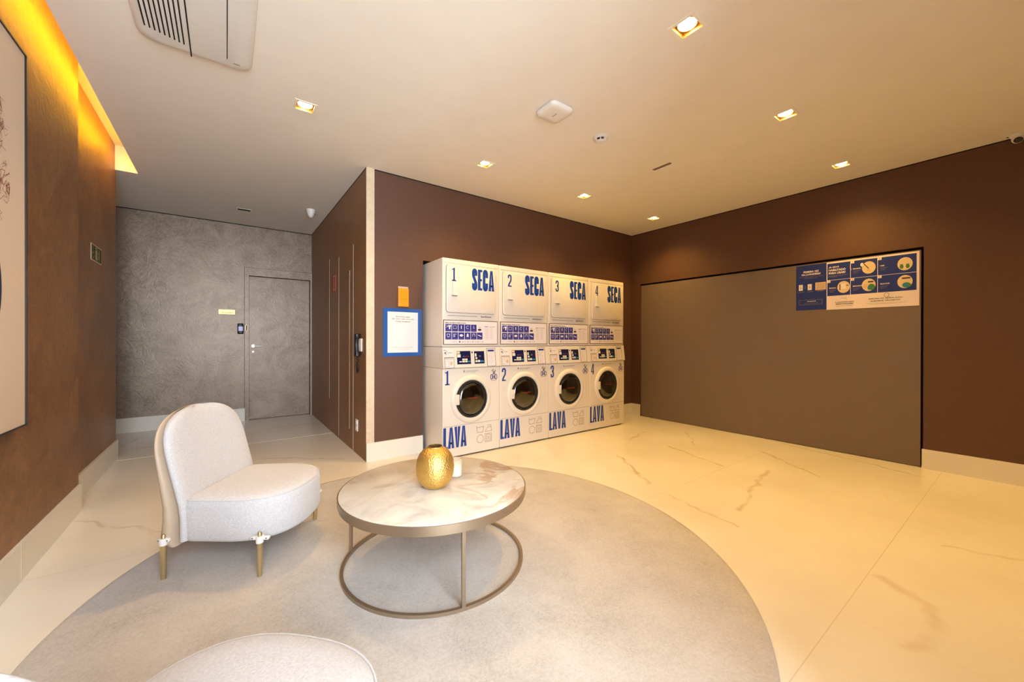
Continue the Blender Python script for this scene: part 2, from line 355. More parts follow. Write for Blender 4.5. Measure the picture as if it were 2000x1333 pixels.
# flat artwork: u to the right, v up, d off the surface; fn maps (u,v,d) to the place
class Art:
    def __init__(self, mb, fn): self.mb = mb; self.fn = fn
    def poly(self, pts, mat, d=.0006): self.mb.add([self.fn(u, v, d) for u, v in pts], [tuple(range(len(pts)))], mat)
    def rect(self, u0, u1, v0, v1, mat, d=.0006): self.poly([(u0, v0), (u1, v0), (u1, v1), (u0, v1)], mat, d)
    def slab(self, u0, u1, v0, v1, t, mat, d=0):
        f = self.fn; vs = [f(u, v, dd) for dd in (d, d+t) for u, v in ((u0, v0), (u1, v0), (u1, v1), (u0, v1))]
        self.mb.add(vs, [(0, 1, 2, 3), (4, 5, 6, 7), (0, 1, 5, 4), (1, 2, 6, 5), (2, 3, 7, 6), (3, 0, 4, 7)], mat)
    def ell(self, cu, cv, ru, rv, mat, d=.0006, n=28): self.poly([(cu+ru*math.cos(2*PI*k/n), cv+rv*math.sin(2*PI*k/n)) for k in range(n)], mat, d)
    def stroke(self, pts, t, mat, d=.0006, closed=False):
        n = len(pts); P = [Vector(p) for p in pts]; Lf = []; Rt = []
        for i in range(n):
            a = P[(i-1) % n] if (closed or i > 0) else P[i]; b = P[(i+1) % n] if (closed or i < n-1) else P[i]
            d1 = (P[i]-a); d2 = (b-P[i])
            if d1.length < 1e-9: d1 = d2
            if d2.length < 1e-9: d2 = d1
            d1.normalize(); d2.normalize(); tt = (d1+d2)
            tt = tt.normalized() if tt.length > 1e-6 else d1
            nn = Vector((-tt.y, tt.x)); n1 = Vector((-d1.y, d1.x)); k = max(.5, nn.dot(n1))
            Lf.append(P[i]+nn*t/2/k); Rt.append(P[i]-nn*t/2/k)
        for i in range(n if closed else n-1):
            j = (i+1) % n; self.poly([Lf[i], Lf[j], Rt[j], Rt[i]], mat, d)
    def frame(self, u0, u1, v0, v1, t, mat, d=.0006): 
        self.rect(u0, u1, v0, v0+t, mat, d); self.rect(u0, u1, v1-t, v1, mat, d); self.rect(u0, u0+t, v0+t, v1-t, mat, d); self.rect(u1-t, u1, v0+t, v1-t, mat, d)
    def text(self, s, u0, v0, hgt, mat, d=.0007, width=None, align='l', bold=0.0):
        cu = bpy.data.curves.new('t', 'FONT'); cu.body = s; cu.size = 1; cu.resolution_u = 3; cu.offset = bold
        ob = bpy.data.objects.new('t', cu); me = bpy.data.meshes.new_from_object(ob)
        xs = [v.co.x for v in me.vertices]; ys = [v.co.y for v in me.vertices]
        if xs:
            x0, x1, y0, y1 = min(xs), max(xs), min(ys), max(ys); sv = hgt/(y1-y0); su = (width/(x1-x0)) if width else sv
            off = {'l': 0, 'c': -(x1-x0)*su/2, 'r': -(x1-x0)*su}[align]
            self.mb.add([self.fn(u0+off+(v.co.x-x0)*su, v0+(v.co.y-y0)*sv, d) for v in me.vertices], [tuple(p.vertices) for p in me.polygons], mat)
        bpy.data.meshes.remove(me); bpy.data.objects.remove(ob); bpy.data.curves.remove(cu)
    # heavy condensed display letters
    def glyph(self, ch, u, v, w, h, t, mat, d=.0007):
        A = lambda pts: self.poly([(u+x*w, v+y*h) for x, y in pts], mat, d)
        tw = t/w; th = t*.72/h
        def St(pts, tk=None, closed=False): self.stroke([(u+x*w, v+y*h) for x, y in pts], tk or t, mat, d, closed)
        if ch == 'L': A([(0, 0), (tw, 0), (tw, 1), (0, 1)]); A([(tw, 0), (1, 0), (1, th), (tw, th)])
        if ch == 'E':
            A([(0, 0), (tw, 0), (tw, 1), (0, 1)]); A([(tw, 0), (1, 0), (1, th), (tw, th)]); A([(tw, 1-th), (1, 1-th), (1, 1), (tw, 1)]); A([(tw, .5-th/2), (.92, .5-th/2), (.92, .5+th/2), (tw, .5+th/2)])
        if ch == 'A':
            k = tw*.98
            A([(0, 0), (k, 0), (.5, .86), (.5, 1), (.29, 1)]); A([(1, 0), (1-k, 0), (.5, .86), (.5, 1), (.71, 1)])
            A([(.28, .20), (.72, .20), (.66, .20+th*.9), (.34, .20+th*.9)])
        if ch == 'V':
            k = tw*.98
            A([(0, 1), (k, 1), (.5, .14), (.5, 0), (.29, 0)]); A([(1, 1), (1-k, 1), (.5, .14), (.5, 0), (.71, 0)])
        hx = tw/2; ry = .15
        def arc(cx, cy, rx, r_y, a0, a1, n=10): return [(cx+rx*math.cos(math.radians(a0+(a1-a0)*i/n)), cy+r_y*math.sin(math.radians(a0+(a1-a0)*i/n))) for i in range(n+1)]
        if ch == 'C':
            St([(1-hx, .63)] + arc(.5, 1-ry-.02, .5-hx, ry-.03, 0, 180) + arc(.5, ry+.02, .5-hx, ry-.03, 180, 360) + [(1-hx, .37)])
        if ch == 'S':
            St([(1-hx, .68)] + arc(.5, 1-ry-.02, .5-hx, ry-.03, 0, 180) + [(hx, .74), (hx*1.15, .66), (.5, .5), (1-hx*1.15, .34), (1-hx, .26)] + arc(.5, ry+.02, .5-hx, ry-.03, 0, -180) + [(hx, .32)])
        if ch == '1':
            A([(.32, 0), (.68, 0), (.68, 1), (.44, 1), (.32, .93)]); A([(0, .84), (.32, .84), (.32, .93), (0, .90)]); A([(.02, 0), (.98, 0), (.98, th*.9), (.02, th*.9)])
        if ch == '2':
            St([(hx, .70)] + arc(.5, 1-ry-.02, .5-hx, ry-.03, 180, 0) + [(1-hx, .66), (.80, .52), (.34, .22), (.22, .06)], t); A([(.06, 0), (1, 0), (1, th), (.06, th)])
        if ch == '3':
            St([(hx, .72)] + arc(.5, 1-ry-.02, .5-hx, ry-.03, 180, 0) + [(1-hx, .68), (.72, .54), (.42, .52)]); St([(.42, .52), (.72, .50), (1-hx, .38)] + arc(.5, ry+.02, .5-hx, ry-.03, 0, -180) + [(hx, .29)])
        if ch == '4':
            A([(.56, 0), (.90, 0), (.90, 1), (.56, 1)]); A([(.56, 1), (.56, .78), (.26, .34), (0, .34), (0, .38)]); A([(0, .20), (1, .20), (1, .20+th), (0, .20+th)]); A([(0, .2), (.2, .2), (.2, .38), (0, .38)])
    def word(self, s, u0, u1, v, h, t, mat, gap=.10, d=.0007):
        n = len(s); ws = [{'L': .78, 'A': 1.12, 'V': 1.08, 'E': .82}.get(c, 1) for c in s]; tot = sum(ws)+gap*(n-1); k = (u1-u0)/tot; x = u0
        for c, wq in zip(s, ws): self.glyph(c, x, v, wq*k, h, t, mat, d); x += (wq+gap)*k

def plane_holes(mb, fn, u0, u1, v0, v1, holes, mat):
    us = sorted({u0, u1, *[x for h in holes for x in h[:2] if u0 < x < u1]}); vs = sorted({v0, v1, *[x for h in holes for x in h[2:4] if v0 < x < v1]})
    for i in range(len(us)-1):
        for j in range(len(vs)-1):
            cu, cv = (us[i]+us[i+1])/2, (vs[j]+vs[j+1])/2
            if any(h[0] < cu < h[1] and h[2] < cv < h[3] for h in holes): continue
            mb.quad(fn(us[i], vs[j]), fn(us[i+1], vs[j]), fn(us[i+1], vs[j+1]), fn(us[i], vs[j+1]), mat)

# ------------------------------------------------------------------ the room
mb = MB(); mb.box(XCL, XR+.2, YFR-.15, YF+.2, -.08, 0, M['floor']); struct(mb, 'floor')

mb = MB(); hl = .056
holes = [(LX[i]-hl, LX[i]+hl, LY[j]-hl, LY[j]+hl) for i in range(4) for j in range(3) if (i, j) not in ((0, 1), (0, 2), (1, 2))] + [(-.335, .078, 1.60, 2.76)]
plane_holes(mb, lambda u, v: (u, v, H), XE, XR+.12, YCE, YSE, holes, M['ceiling'])
mb.quad((XFP, YFN-.1, H), (XR+.12, YFN-.1, H), (XR+.12, YCE, H), (XFP, YCE, H), M['ceiling'])
mb.quad((XCL, YSE, H), (XR+.12, YSE, H), (XR+.12, YF+.1, H), (XCL, YF+.1, H), M['ceiling'])
struct(mb, 'ceiling')
mb = MB(); q_ = .010
mb.box(XS-.0012, XS, YB-.004, YF, H-q_, H, M['gap']); mb.box(1.118, XR, YB-.0012, YB, H-q_, H, M['gap']); mb.box(XR-.0012, XR, YFN, YB, H-q_, H, M['gap']); mb.box(XCL, XS, YF-.0012, YF, H-q_, H, M['gap'])
struct(mb, 'ceiling_shadow_line')  # dark strips paint the shadow line where walls meet the ceiling
# light cove beside the left wall
mb = MB()
mb.quad((-1.0, YCE, 2.985), (-.50, YCE, 2.985), (-.50, YSE, 2.985), (-1.0, YSE, 2.985), M['cove'])
mb.box(-1.0, -.50, YSE, YSE+.03, H+.002, 2.99, M['cove']); mb.box(-.50, -.48, YCE, YSE, H+.002, 2.99, M['cove'])
mb.box(XE, -.50, YCE, YSE, H+.001, H+.03, M['cove'])
struct(mb, 'trim_1')

mb = MB(); mb.box(XLF+.016, XS, 5.113, 5.125, 0, .0012, M['brasswhite']); struct(mb, 'trim_4')
# left wall: a near part and a part set back behind it
mb = MB(); mb.box(-1.0, XLF, YFR, YLE, 0, 2.99, M['stucco_left']); mb.box(XLF-.001, XLN, YFR, YSTEP, 0, 2.99, M['stucco_left']); struct(mb, 'wall_left')
mb = MB(); mb.box(XLN, XLN+.015, YFR, YSTEP, 0, .178, M['base']); mb.box(XLF, XLF+.015, YSTEP, YLE+.003, 0, .178, M['base'])
mb.box(XLN, XLN+.0155, 2.825, 2.829, 0, .1785, M['ledge']); struct(mb, 'baseboard_left')

# end wall of the passage with its door opening
DX0, DX1, DZ = .248, 1.022, 2.045
mb = MB(); plane_holes(mb, lambda u, v: (u, YF, v), XCL, XS+.15, 0, H+.01, [(DX0, DX1, -1, DZ)], M['stucco'])
mb.quad((DX0, YF, 0), (DX0, YF+.08, 0), (DX0, YF+.08, DZ), (DX0, YF, DZ), M['stucco']); mb.quad((DX1, YF, 0), (DX1, YF+.08, 0), (DX1, YF+.08, DZ), (DX1, YF, DZ), M['stucco'])
mb.quad((DX0, YF, DZ), (DX0, YF+.08, DZ), (DX1, YF+.08, DZ), (DX1, YF, DZ), M['stucco'])
mb.box(XCL, XS+.2, YF+.1, YF+.2, 0, H, M['stucco'])
struct(mb, 'wall_back')
mb = MB(); mb.box(XCL, .20, YF-.015, YF, 0, .178, M['base']); struct(mb, 'baseboard_back')
mb = MB(); mb.box(XCL-.1, XCL, YLE-.05, YF+.2, 0, H, M['stucco']); struct(mb, 'wall_passage_left')
mb = MB(); mb.box(XCL, -1.0, YLE-.12, YLE, 0, H, M['stucco']); struct(mb, 'wall_passage_front')

# door
d = thing('door_1', None, None); d['kind'] = 'structure'
mb = MB(); mb.box(DX0+.004, DX1-.004, YF+.045, YF+.085, .006, DZ-.006, M['stucco']); mb.build('door_leaf', d)
mb = MB(); t = .012
mb.box(.198, DX0, YF-t, YF+.02, 0, 2.155, M['stucco']); mb.box(DX1, XS-.002, YF-t, YF+.02, 0, 2.155, M['stucco']); mb.box(DX0, DX1, YF-t, YF+.02, DZ, 2.155, M['stucco'])
mb.box(.194, .198, YF-.004, YF, 0, 2.16, M['gap']); mb.box(.198, XS-.002, YF-.004, YF, 2.155, 2.159, M['gap'])
mb.box(XS-.008, XS-.002, YF-.016, YF-.01, 0, 2.15, M['ledge'])
mb.build('door_frame', d)
mb = MB(); mb.lathe([(.02, 0), (.02, -.012), (.009, -.012), (.009, -.045)], M['steel'], (.30, YF+.045, 1.05), 20, 'y'); mb.tube([(.30, YF, 1.05), (.33, YF-.003, 1.05), (.40, YF-.003, 1.048)], .008, M['steel'])
h_ = mb.build('door_handle', d, smooth=40)
mb = MB(); mb.lathe([(.017, 0), (.017, -.01), (.006, -.012)], M['steel'], (.302, YF+.045, .965), 20, 'y'); mb.build('keyhole', d, smooth=40)

# partition beside the passage, faced with flush panels and pale reveal lines
mb = MB(); mb.box(XS, XS+.12, YB+.003, YF+.1, 0, H, M['stucco_side'])
mb.quad((XS, YB-.0035, 0), (XS, YB+.01, 0), (XS, YB+.01, H), (XS, YB-.0035, H), M['stucco_side'])
def rv(y, z0, z1, w=.006): mb.box(XS-.0015, XS+.001, y-w/2, y+w/2, z0, z1, M['ledge'])
rv(4.80, .03, 2.10, .008); rv(4.168, .0, 2.12, .012); rv(4.318, .2, 1.84, .014); rv(5.31, .4, 2.16, .005)
struct(mb, 'wall_passage_right')
mb = MB(); mb.box(XS-.0015, XS-.0002, 4.168, 4.80, 2.10, 2.105, M['stucco_left']); struct(mb, 'trim_2')
mb = MB(); mb.box(XS-.0004, 1.118, YB-.004, YB, .17, H, M['strip']); struct(mb, 'lamplit_corner_trim')  # paler plaster stands in for lamp light grazing the corner

# wall of the machines, with the recess they stand in
NX0, NX1, NZ = 1.606, 4.372, 1.950
mb = MB(); plane_holes(mb, lambda u, v: (u, YB, v), XS, XR+.1, 0, H+.01, [(NX0, NX1, -1, NZ)], M['wall_dark'])
for a, b_ in (((NX0, YB, 0), (NX0, YB, NZ)), ((NX0, YB, NZ), (NX1, YB, NZ)), ((NX1, YB, NZ), (NX1, YB, 0))):
    mb.quad(a, b_, (b_[0], YB+.46, b_[2]), (a[0], YB+.46, a[2]), M['gap'])
mb.quad((NX0, YB+.46, 0), (NX1, YB+.46, 0), (NX1, YB+.46, NZ), (NX0, YB+.46, NZ), M['gap'])
struct(mb, 'wall_machines')
mb = MB(); mb.box(XS, NX0-.004, YB-.015, YB, 0, .172, M['base']); mb.box(NX1+.01, XR, YB-.015, YB, 0, .172, M['base']); struct(mb, 'baseboard_machines')

# right wall with the opening the big panel fills
PY0, PY1, PZ = .604, 3.556, 1.985
mb = MB(); plane_holes(mb, lambda u, v: (XR, u, v), YFR, YB+.1, 0, H+.01, [(PY0, PY1, -1, PZ)], M['wall_dark'])
mb.quad((XR, PY0, 0), (XR+.1, PY0, 0), (XR+.1, PY0, PZ), (XR, PY0, PZ), M['wall_dark']); mb.quad((XR, PY1, 0), (XR+.1, PY1, 0), (XR+.1, PY1, PZ), (XR, PY1, PZ), M['wall_dark'])
mb.quad((XR, PY0, PZ), (XR+.1, PY0, PZ), (XR+.1, PY1, PZ), (XR, PY1, PZ), M['wall_dark'])
mb.quad((XR+.1, PY0, 0), (XR+.1, PY1, 0), (XR+.1, PY1, PZ), (XR+.1, PY0, PZ), M['gap'])
struct(mb, 'wall_right')
mb = MB(); mb.box(XR-.015, XR, YFR, PY0+.006, 0, .172, M['base']); mb.box(XR-.015, XR, PY1-.008, YB-.015, 0, .172, M['base']); struct(mb, 'baseboard_right')
mb = MB(); mb.box(XR+.010, XR+.05, PY0+.018, PY1-.010, .006, PZ-.024, M['panel'])
tag(mb.build('wall_panel'), 'huge plain grey-brown panel set into the right wall down to the floor', 'panel')

# unseen wall behind the camera; tall window and void shaped to bring daylight in
WX0, WX1, WZ0, WZ1 = -.76, .86, .04, 4.60
mb = MB(); plane_holes(mb, lambda u, v: (u, YFR, v), -1.0, XFP+.1, 0, HV, [(WX0, WX1, WZ0, WZ1)], M['wall_dark'])
for a, b_ in (((WX0, WZ0), (WX0, WZ1)), ((WX0, WZ1), (WX1, WZ1)), ((WX1, WZ1), (WX1, WZ0)), ((WX1, WZ0), (WX0, WZ0))):
    mb.quad((a[0], YFR, a[1]), (b_[0], YFR, b_[1]), (b_[0], YFR-.15, b_[1]), (a[0], YFR-.15, a[1]), M['wall_dark'])
mb.box(XFP, XR+.1, YFR, YFN, 0, H, M['wall_dark']); mb.box(XFP, XFP+.1, YFN-.02, -.45, 0, H-.001, M['wall_dark']); mb.box(XFP, XFP+.1, YFR, YCE, H+.003, HV, M['cove'])  # the thin partition is added to keep daylight off the right side
mb.box(-1.0, XFP+.1, YCE, YCE+.1, H+.003, HV, M['cove']); mb.box(-1.0, -.8, YFR, YCE, 2.99, HV, M['cove']); mb.box(-1.0, XFP+.1, YFR, YCE+.1, HV, HV+.05, M['cove'])
struct(mb, 'wall_front')
w = thing('window_1', None, None); w['kind'] = 'structure'
mb = MB(); f = .05
for x in (WX0, (2*WX0+WX1)/3, (WX0+2*WX1)/3, WX1-f): mb.box(x, x+f, YFR-.11, YFR-.05, WZ0, WZ1, M['black'])
mb.box(WX0, WX1, YFR-.109, YFR-.051, WZ0, WZ0+f, M['black']); mb.box(WX0, WX1, YFR-.109, YFR-.051, WZ1-f, WZ1, M['black']); mb.build('window_frame', w)
mb = MB(); mb.quad((WX0, YFR-.08, WZ0), (WX1, YFR-.08, WZ0), (WX1, YFR-.08, WZ1), (WX0, YFR-.08, WZ1), M['pane']); mb.build('glass_pane', w)
la = bpy.data.lights.new('window_daylight', 'AREA'); la.shape = 'RECTANGLE'; la.size = WX1-WX0; la.size_y = WZ1-WZ0; la.cycles.is_portal = True
lo = bpy.data.objects.new('window_daylight', la); COL.objects.link(lo); lo.location = ((WX0+WX1)/2, YFR-.16, (WZ0+WZ1)/2); lo.rotation_euler = (PI/2, 0, 0); lo.parent = w

# ------------------------------------------------------------------ cove light
cv = thing('light_strip', 'long amber light strip hidden in the ceiling slot above the left wall', 'light')
mb = MB(); mb.box(-.640, -.625, YCE+.1, YSE-.08, 2.93, 2.942, M['coveled']); mb.build('led_profile', cv)
la = bpy.data.lights.new('cove_glow', 'AREA'); la.shape = 'RECTANGLE'; la.size = .07; la.size_y = YSE-YCE-.2; la.energy = COVE_W; la.color = COVE_COL
lo = bpy.data.objects.new('cove_glow', la); COL.objects.link(lo); lo.parent = cv
lo.location = (-.665, (YSE+YCE)/2, 2.90); lo.rotation_euler = (0, math.radians(48), 0)

# ------------------------------------------------------------------ ceiling spotlights
def downlight():
    r = thing('ceiling_spotlight', 'x', 'ceiling light')
    mb = MB(); o, i, b = .068, .053, .054
    for a in range(4):
        R = Matrix.Rotation(a*PI/2, 3, 'Z')
        vs = [R @ Vector(p) for p in ((-o, -o, -.003), (o, -o, -.003), (i, -i, -.003), (-i, -i, -.003), (-o, -o, 0), (o, -o, 0), (i, -i, .034), (-i, -i, .034))]
        mb.add(vs, [(0, 1, 2, 3), (0, 1, 5, 4)], M['lamptrim']); mb.add(vs, [(3, 2, 6, 7)], M['lampcup'])
    mb.build('trim_frame', r)
    mb = MB(); mb.quad((-b, -b, .034), (b, -b, .034), (b, b, .034), (-b, b, .034), M['lampcup']); mb.lathe([(.052, .0335), (.046, .012)], M['lampcup'], seg=32, caps=False); mb.build('reflector', r, smooth=40)
    mb = MB(); mb.lathe([(.001, .002), (.025, .004), (.040, .010), (.045, .020)], M['glow'], seg=32); mb.build('bulb', r, smooth=60)
    l = bpy.data.lights.new('spot_beam', 'SPOT'); l.energy = SPOT_W; l.color = SPOT_COL; l.spot_size = math.radians(128); l.spot_blend = .95; l.shadow_soft_size = .035
    lo = bpy.data.objects.new('spot_beam', l); COL.objects.link(lo); lo.parent = r; lo.location = (0, 0, -.006)
    return r
dl = downlight(); first = True
DL = {(0, 0): 'square recessed spotlight above the passage mouth, left-most lit square in the ceiling',
      (1, 0): 'square recessed spotlight above the first washer column and the blue-bordered notice',
      (2, 0): 'square recessed spotlight above the third and fourth washer columns, middle of three over the machines',
      (3, 0): 'smallest-looking square spotlight, nearest the ceiling corner above the machines and big panel',
      (1, 1): 'largest square recessed spotlight, nearest the top edge of the picture',
      (2, 1): 'square recessed spotlight between the largest one and the one near the right wall',
      (3, 1): 'square recessed spotlight close to the right wall above the wide poster',
      (2, 2): 'unseen square recessed spotlight behind the camera, third from the left wall',  # last two continue the grid out of view to brighten the right side
      (3, 2): 'unseen square recessed spotlight behind the camera, by the right wall'}
for (i, j), lb in DL.items():
    o = dl if first else copy_tree(dl); first = False
    o.location = (LX[i], LY[j], H); o['label'] = lb; o['group'] = 'recessed spotlights in the ceiling'

# ------------------------------------------------------------------ things on the ceiling
ac = thing('air_conditioner', 'white ceiling air conditioner with dark slots at the top left', 'air conditioner', (0, 0, H))
def rrect(x0, x1, y0, y1, r, n=8):
    out = []
    for cx, cy, a0 in ((x1-r, y1-r, 0), (x0+r, y1-r, 90), (x0+r, y0+r, 180), (x1-r, y0+r, 270)):
        for k in range(n+1):
            a = math.radians(a0+90*k/n); out.append((cx+r*math.cos(a), cy+r*math.sin(a)))
    return out
mb = MB(); AX0, AX1, AY0, AY1 = -.375, .118, 1.55, 2.80
mb.loft([[(x, y, z) for x, y in rrect(AX0+i, AX1-i, AY0+i, AY1-i, .075)] for i, z in ((0, 0), (0, -.012), (.006, -.022), (.02, -.030), (.05, -.036))], M['white_plastic'])
mb.build('casing', ac, smooth=50)
mb = MB(); mb.box(-.162, -.156, AY0+.05, AY1-.008, -.0375, -.0355, M['black']); mb.box(-.001, .003, AY0+.1, AY1-.105, -.0375, -.0355, M['black']); mb.build('seam', ac)
mb = MB()
for k in range(9): mb.box(-.335+k*.0185, -.335+k*.0185+.006, AY0+.1, AY1-.10-.006*(8-k), -.0375, -.0355, M['black'])
mb.build('air_inlet', ac)
mb = MB(); mb.box(.03, .06, AY1-.085, AY1-.078, -.0375, -.0355, M['midink']); mb.build('logo_mark', ac)

wa = thing('wifi_access_point', 'white rounded square wireless box on the ceiling', 'wireless box', (1.842, 2.005, H))
mb = MB(); mb.loft([[(x, y, z) for x, y in rrect(-.1+i, .1-i, -.1+i, .1-i, .038-i*.5)] for i, z in ((.012, 0), (.012, -.006), (0, -.010), (0, -.02), (.006, -.03), (.02, -.036), (.05, -.038))], M['white_plastic']); mb.build('cover', wa, smooth=50)
mb = MB(); mb.box(-.003, .003, -.025, .02, -.0385, -.0375, M['midink']); mb.build('logo_mark', wa)

sd = thing('smoke_detector', 'small round white smoke detector with two dark openings on the ceiling', 'smoke detector', (2.385, 2.055, H))
mb = MB(); mb.lathe([(.060, 0), (.060, -.013), (.049, -.019), (.041, -.036), (.032, -.046), (.001, -.048)], M['white_plastic'], seg=32); mb.build('body', sd, smooth=40)
mb = MB()
for a in (198, 236): 
    ca, sa = math.cos(math.radians(a)), math.sin(math.radians(a)); c = Vector((ca*.045, sa*.045, -.028)); tg = Vector((-sa, ca, 0))*.011
    up = Vector((ca*.002, sa*.002, .006))
    mb.add([c-tg-up, c+tg-up, c+tg+up, c-tg+up, c-tg-up+Vector((ca, sa, 0))*.003, c+tg-up+Vector((ca, sa, 0))*.003, c+tg+up+Vector((ca, sa, 0))*.003, c-tg+up+Vector((ca, sa, 0))*.003], [(0, 1, 2, 3), (4, 5, 6, 7), (0, 1, 5, 4), (1, 2, 6, 5), (2, 3, 7, 6), (3, 0, 4, 7)], M['black'])
mb.build('opening', sd)

vg = thing('ceiling_vent', 'small narrow brown air vent in the ceiling over the open floor', 'vent', (3.235, 2.06, H))
mb = MB(); mb.box(-.034, .034, -.108, .108, -.003, 0, M['ceiling']); mb.build('vent_frame', vg)
mb = MB(); mb.box(-.018, .018, -.09, .09, -.0045, -.003, M['line']); 
for k in range(3): mb.box(-.012+k*.01, -.010+k*.01, -.09, .09, -.006, -.0045, M['midink'])
mb.build('grille', vg)
vd = thing('ceiling_vent', 'small black slot vent in the passage ceiling', 'vent', (.172, 5.822, H))
mb = MB(); mb.box(-.075, .075, -.03, .03, -.003, 0, M['ceiling']); mb.build('vent_frame', vd)
mb = MB(); mb.box(-.064, .064, -.024, .024, -.006, -.003, M['gap']); mb.build('grille', vd)

pr = thing('motion_sensor', 'small white cone-shaped sensor on the passage ceiling beside the partition', 'sensor', (.835, 5.34, H))
mb = MB(); mb.lathe([(.05, 0), (.05, -.014), (.044, -.04), (.032, -.075), (.016, -.095), (.001, -.1)], M['white_plastic'], seg=28); mb.build('body', pr, smooth=40)
mb = MB(); mb.bbox(.01, .055, -.02, .02, -.05, -.01, .005, M['midink']); mb.build('bracket', pr)

cc = thing('security_camera', 'small white round security camera with black lens by the right wall top', 'camera', (4.965, .094, H))
mb = MB(); mb.lathe([(.042, 0), (.042, -.012), (.036, -.02), (.001, -.02)], M['white_plastic'], seg=32); mb.build('base', cc, smooth=40)
mb = MB(); bmq = bmesh.new(); bmesh.ops.create_uvsphere(bmq, u_segments=24, v_segments=16, radius=.033); mb.bm(bmq, M['white_plastic'], Matrix.Translation((0, 0, -.032))); hd = mb.build('head', cc, smooth=60)
dirv = (Vector((0.2, .3, CAMZ)) - Vector((4.965, .094, H-.032))).normalized(); dirv = (Vector((-.75, -.1, -.65))).normalized()
q = dirv.to_track_quat('Z', 'Y').to_matrix().to_4x4()
mb = MB(); bmq = bmesh.new(); bmesh.ops.create_cone(bmq, cap_ends=True, segments=28, radius1=.024, radius2=.018, depth=.014); mb.bm(bmq, M['black'], Matrix.Translation(Vector((0, 0, -.032))+dirv*.029) @ q); mb.build('lens', hd, smooth=40)
mb = MB(); mb.lathe([(.006, 0), (.006, -.003)], M['gap'], (0, .05, 0), 12); mb.build('cable_hole', cc)

# ------------------------------------------------------------------ left wall: picture and exit sign
pc = thing('framed_picture', 'large framed cream artwork with a dark blue shape on the left wall', 'picture', (XLN, 2.10, 1.60))
mb = MB(); x0, x1 = 0, .032; ya, yb, za, zb = -.70, .713, -.862, .868
for a in ((ya, ya+.006, za, zb), (yb-.006, yb, za, zb), (ya, yb, za, za+.006), (ya, yb, zb-.006, zb)): mb.box(x0, x1+.006, *a, M['black'])
mb.build('frame', pc)
mb = MB(); mb.box(.004, x1, ya+.006, yb-.006, za+.006, zb-.006, M['canvas'])
A = Art(mb, lambda u, v, d: (x1+d, u, v))
A.ell(.16, -.245, .315, .34, M['teal'], n=60)
random.seed(3)
for s_ in range(90):
    u, v = random.uniform(.05, .54), random.uniform(.08, .60); pts = [(u, v)]
    for k in range(14):
        u += random.uniform(-.03, .033); v += random.uniform(-.03, .03); lim = .555 - .35*abs(v-.22)**1.2; u = min(u, lim); v = max(.03, min(.66, v)); pts.append((u, v))
    A.stroke(pts, .0022, M['redline'], .0008)
mb.build('canvas', pc)

es = thing('exit_sign', 'small green accessible exit sign with pale border on the left wall', 'sign', (XLF, 4.53, 1.83))
mb = MB(); mb.box(0, .003, -.155, .155, -.066, .066, M['cream']); A = Art(mb, lambda u, v, d: (.003+d, u, v))
A.rect(-.146, .146, -.057, .057, M['green'], .0005)
A.stroke([(-.105+.026*math.cos(math.radians(a)), -.02+.026*math.sin(math.radians(a))) for a in range(-230, 61, 20)], .006, M['lum'], .001); A.stroke([(-.112, .035), (-.108, .0), (-.085, -.002), (-.074, -.03)], .008, M['lum'], .001); A.ell(-.114, .043, .007, .007, M['lum'], .001)
A.frame(-.045, .02, -.05, .05, .008, M['lum'], .001); A.rect(-.03, .005, -.045, .03, M['lum'], .001)
A.ell(.075, .035, .009, .009, M['lum'], .001); A.stroke([(.075, .025), (.065, -.005), (.08, -.022), (.075, -.045)], .011, M['lum'], .001); A.stroke([(.065, -.005), (.05, -.03), (.035, -.035)], .01, M['lum'], .001); A.stroke([(.045, .01), (.072, .02), (.098, .0)], .007, M['lum'], .001)
mb.build('plate', es)

# ------------------------------------------------------------------ passage end wall: name plate, entry reader
pn = thing('name_plate', 'small gold plate with dark lettering on the passage end wall', 'sign', (-.002, YF, 1.52))
mb = MB(); mb.box(-.09, .09, -.005, 0, -.031, .031, M['goldplate']); A = Art(mb, lambda u, v, d: (u, -.005-d, v)); A.text('A lavanderia', -.055, -.018, .019, M['line'], .0006, .132, bold=.012); mb.build('plate', pn)
er = thing('entry_reader', 'black face-scan entry reader with pale screen beside the passage door', 'entry reader', (.152, YF, 1.292))
mb = MB(); mb.bbox(-.036, .036, -.03, 0, -.073, .073, .014, M['black']); mb.build('body', er, smooth=40)
mb = MB(); mb.box(-.025, .025, -.0312, -.030, -.03, .03, M['lcd']); mb.build('screen', er)
ds = tag(MB().build('x'), None) if False else None
dp = thing('door_sign', 'small dark upright pictogram plate on the door frame', 'sign', (.222, YF-.012, 1.306))
mb = MB(); mb.box(-.014, .014, -.003, 0, -.056, .056, M['champagne']); A = Art(mb, lambda u, v, d: (u, -.003-d, v)); A.rect(-.007, .007, -.035, .035, M['gap']); A.frame(-.013, .013, .038, .055, .004, M['gap']); A.frame(-.013, .013, -.055, -.038, .004, M['gap']); mb.build('plate', dp)

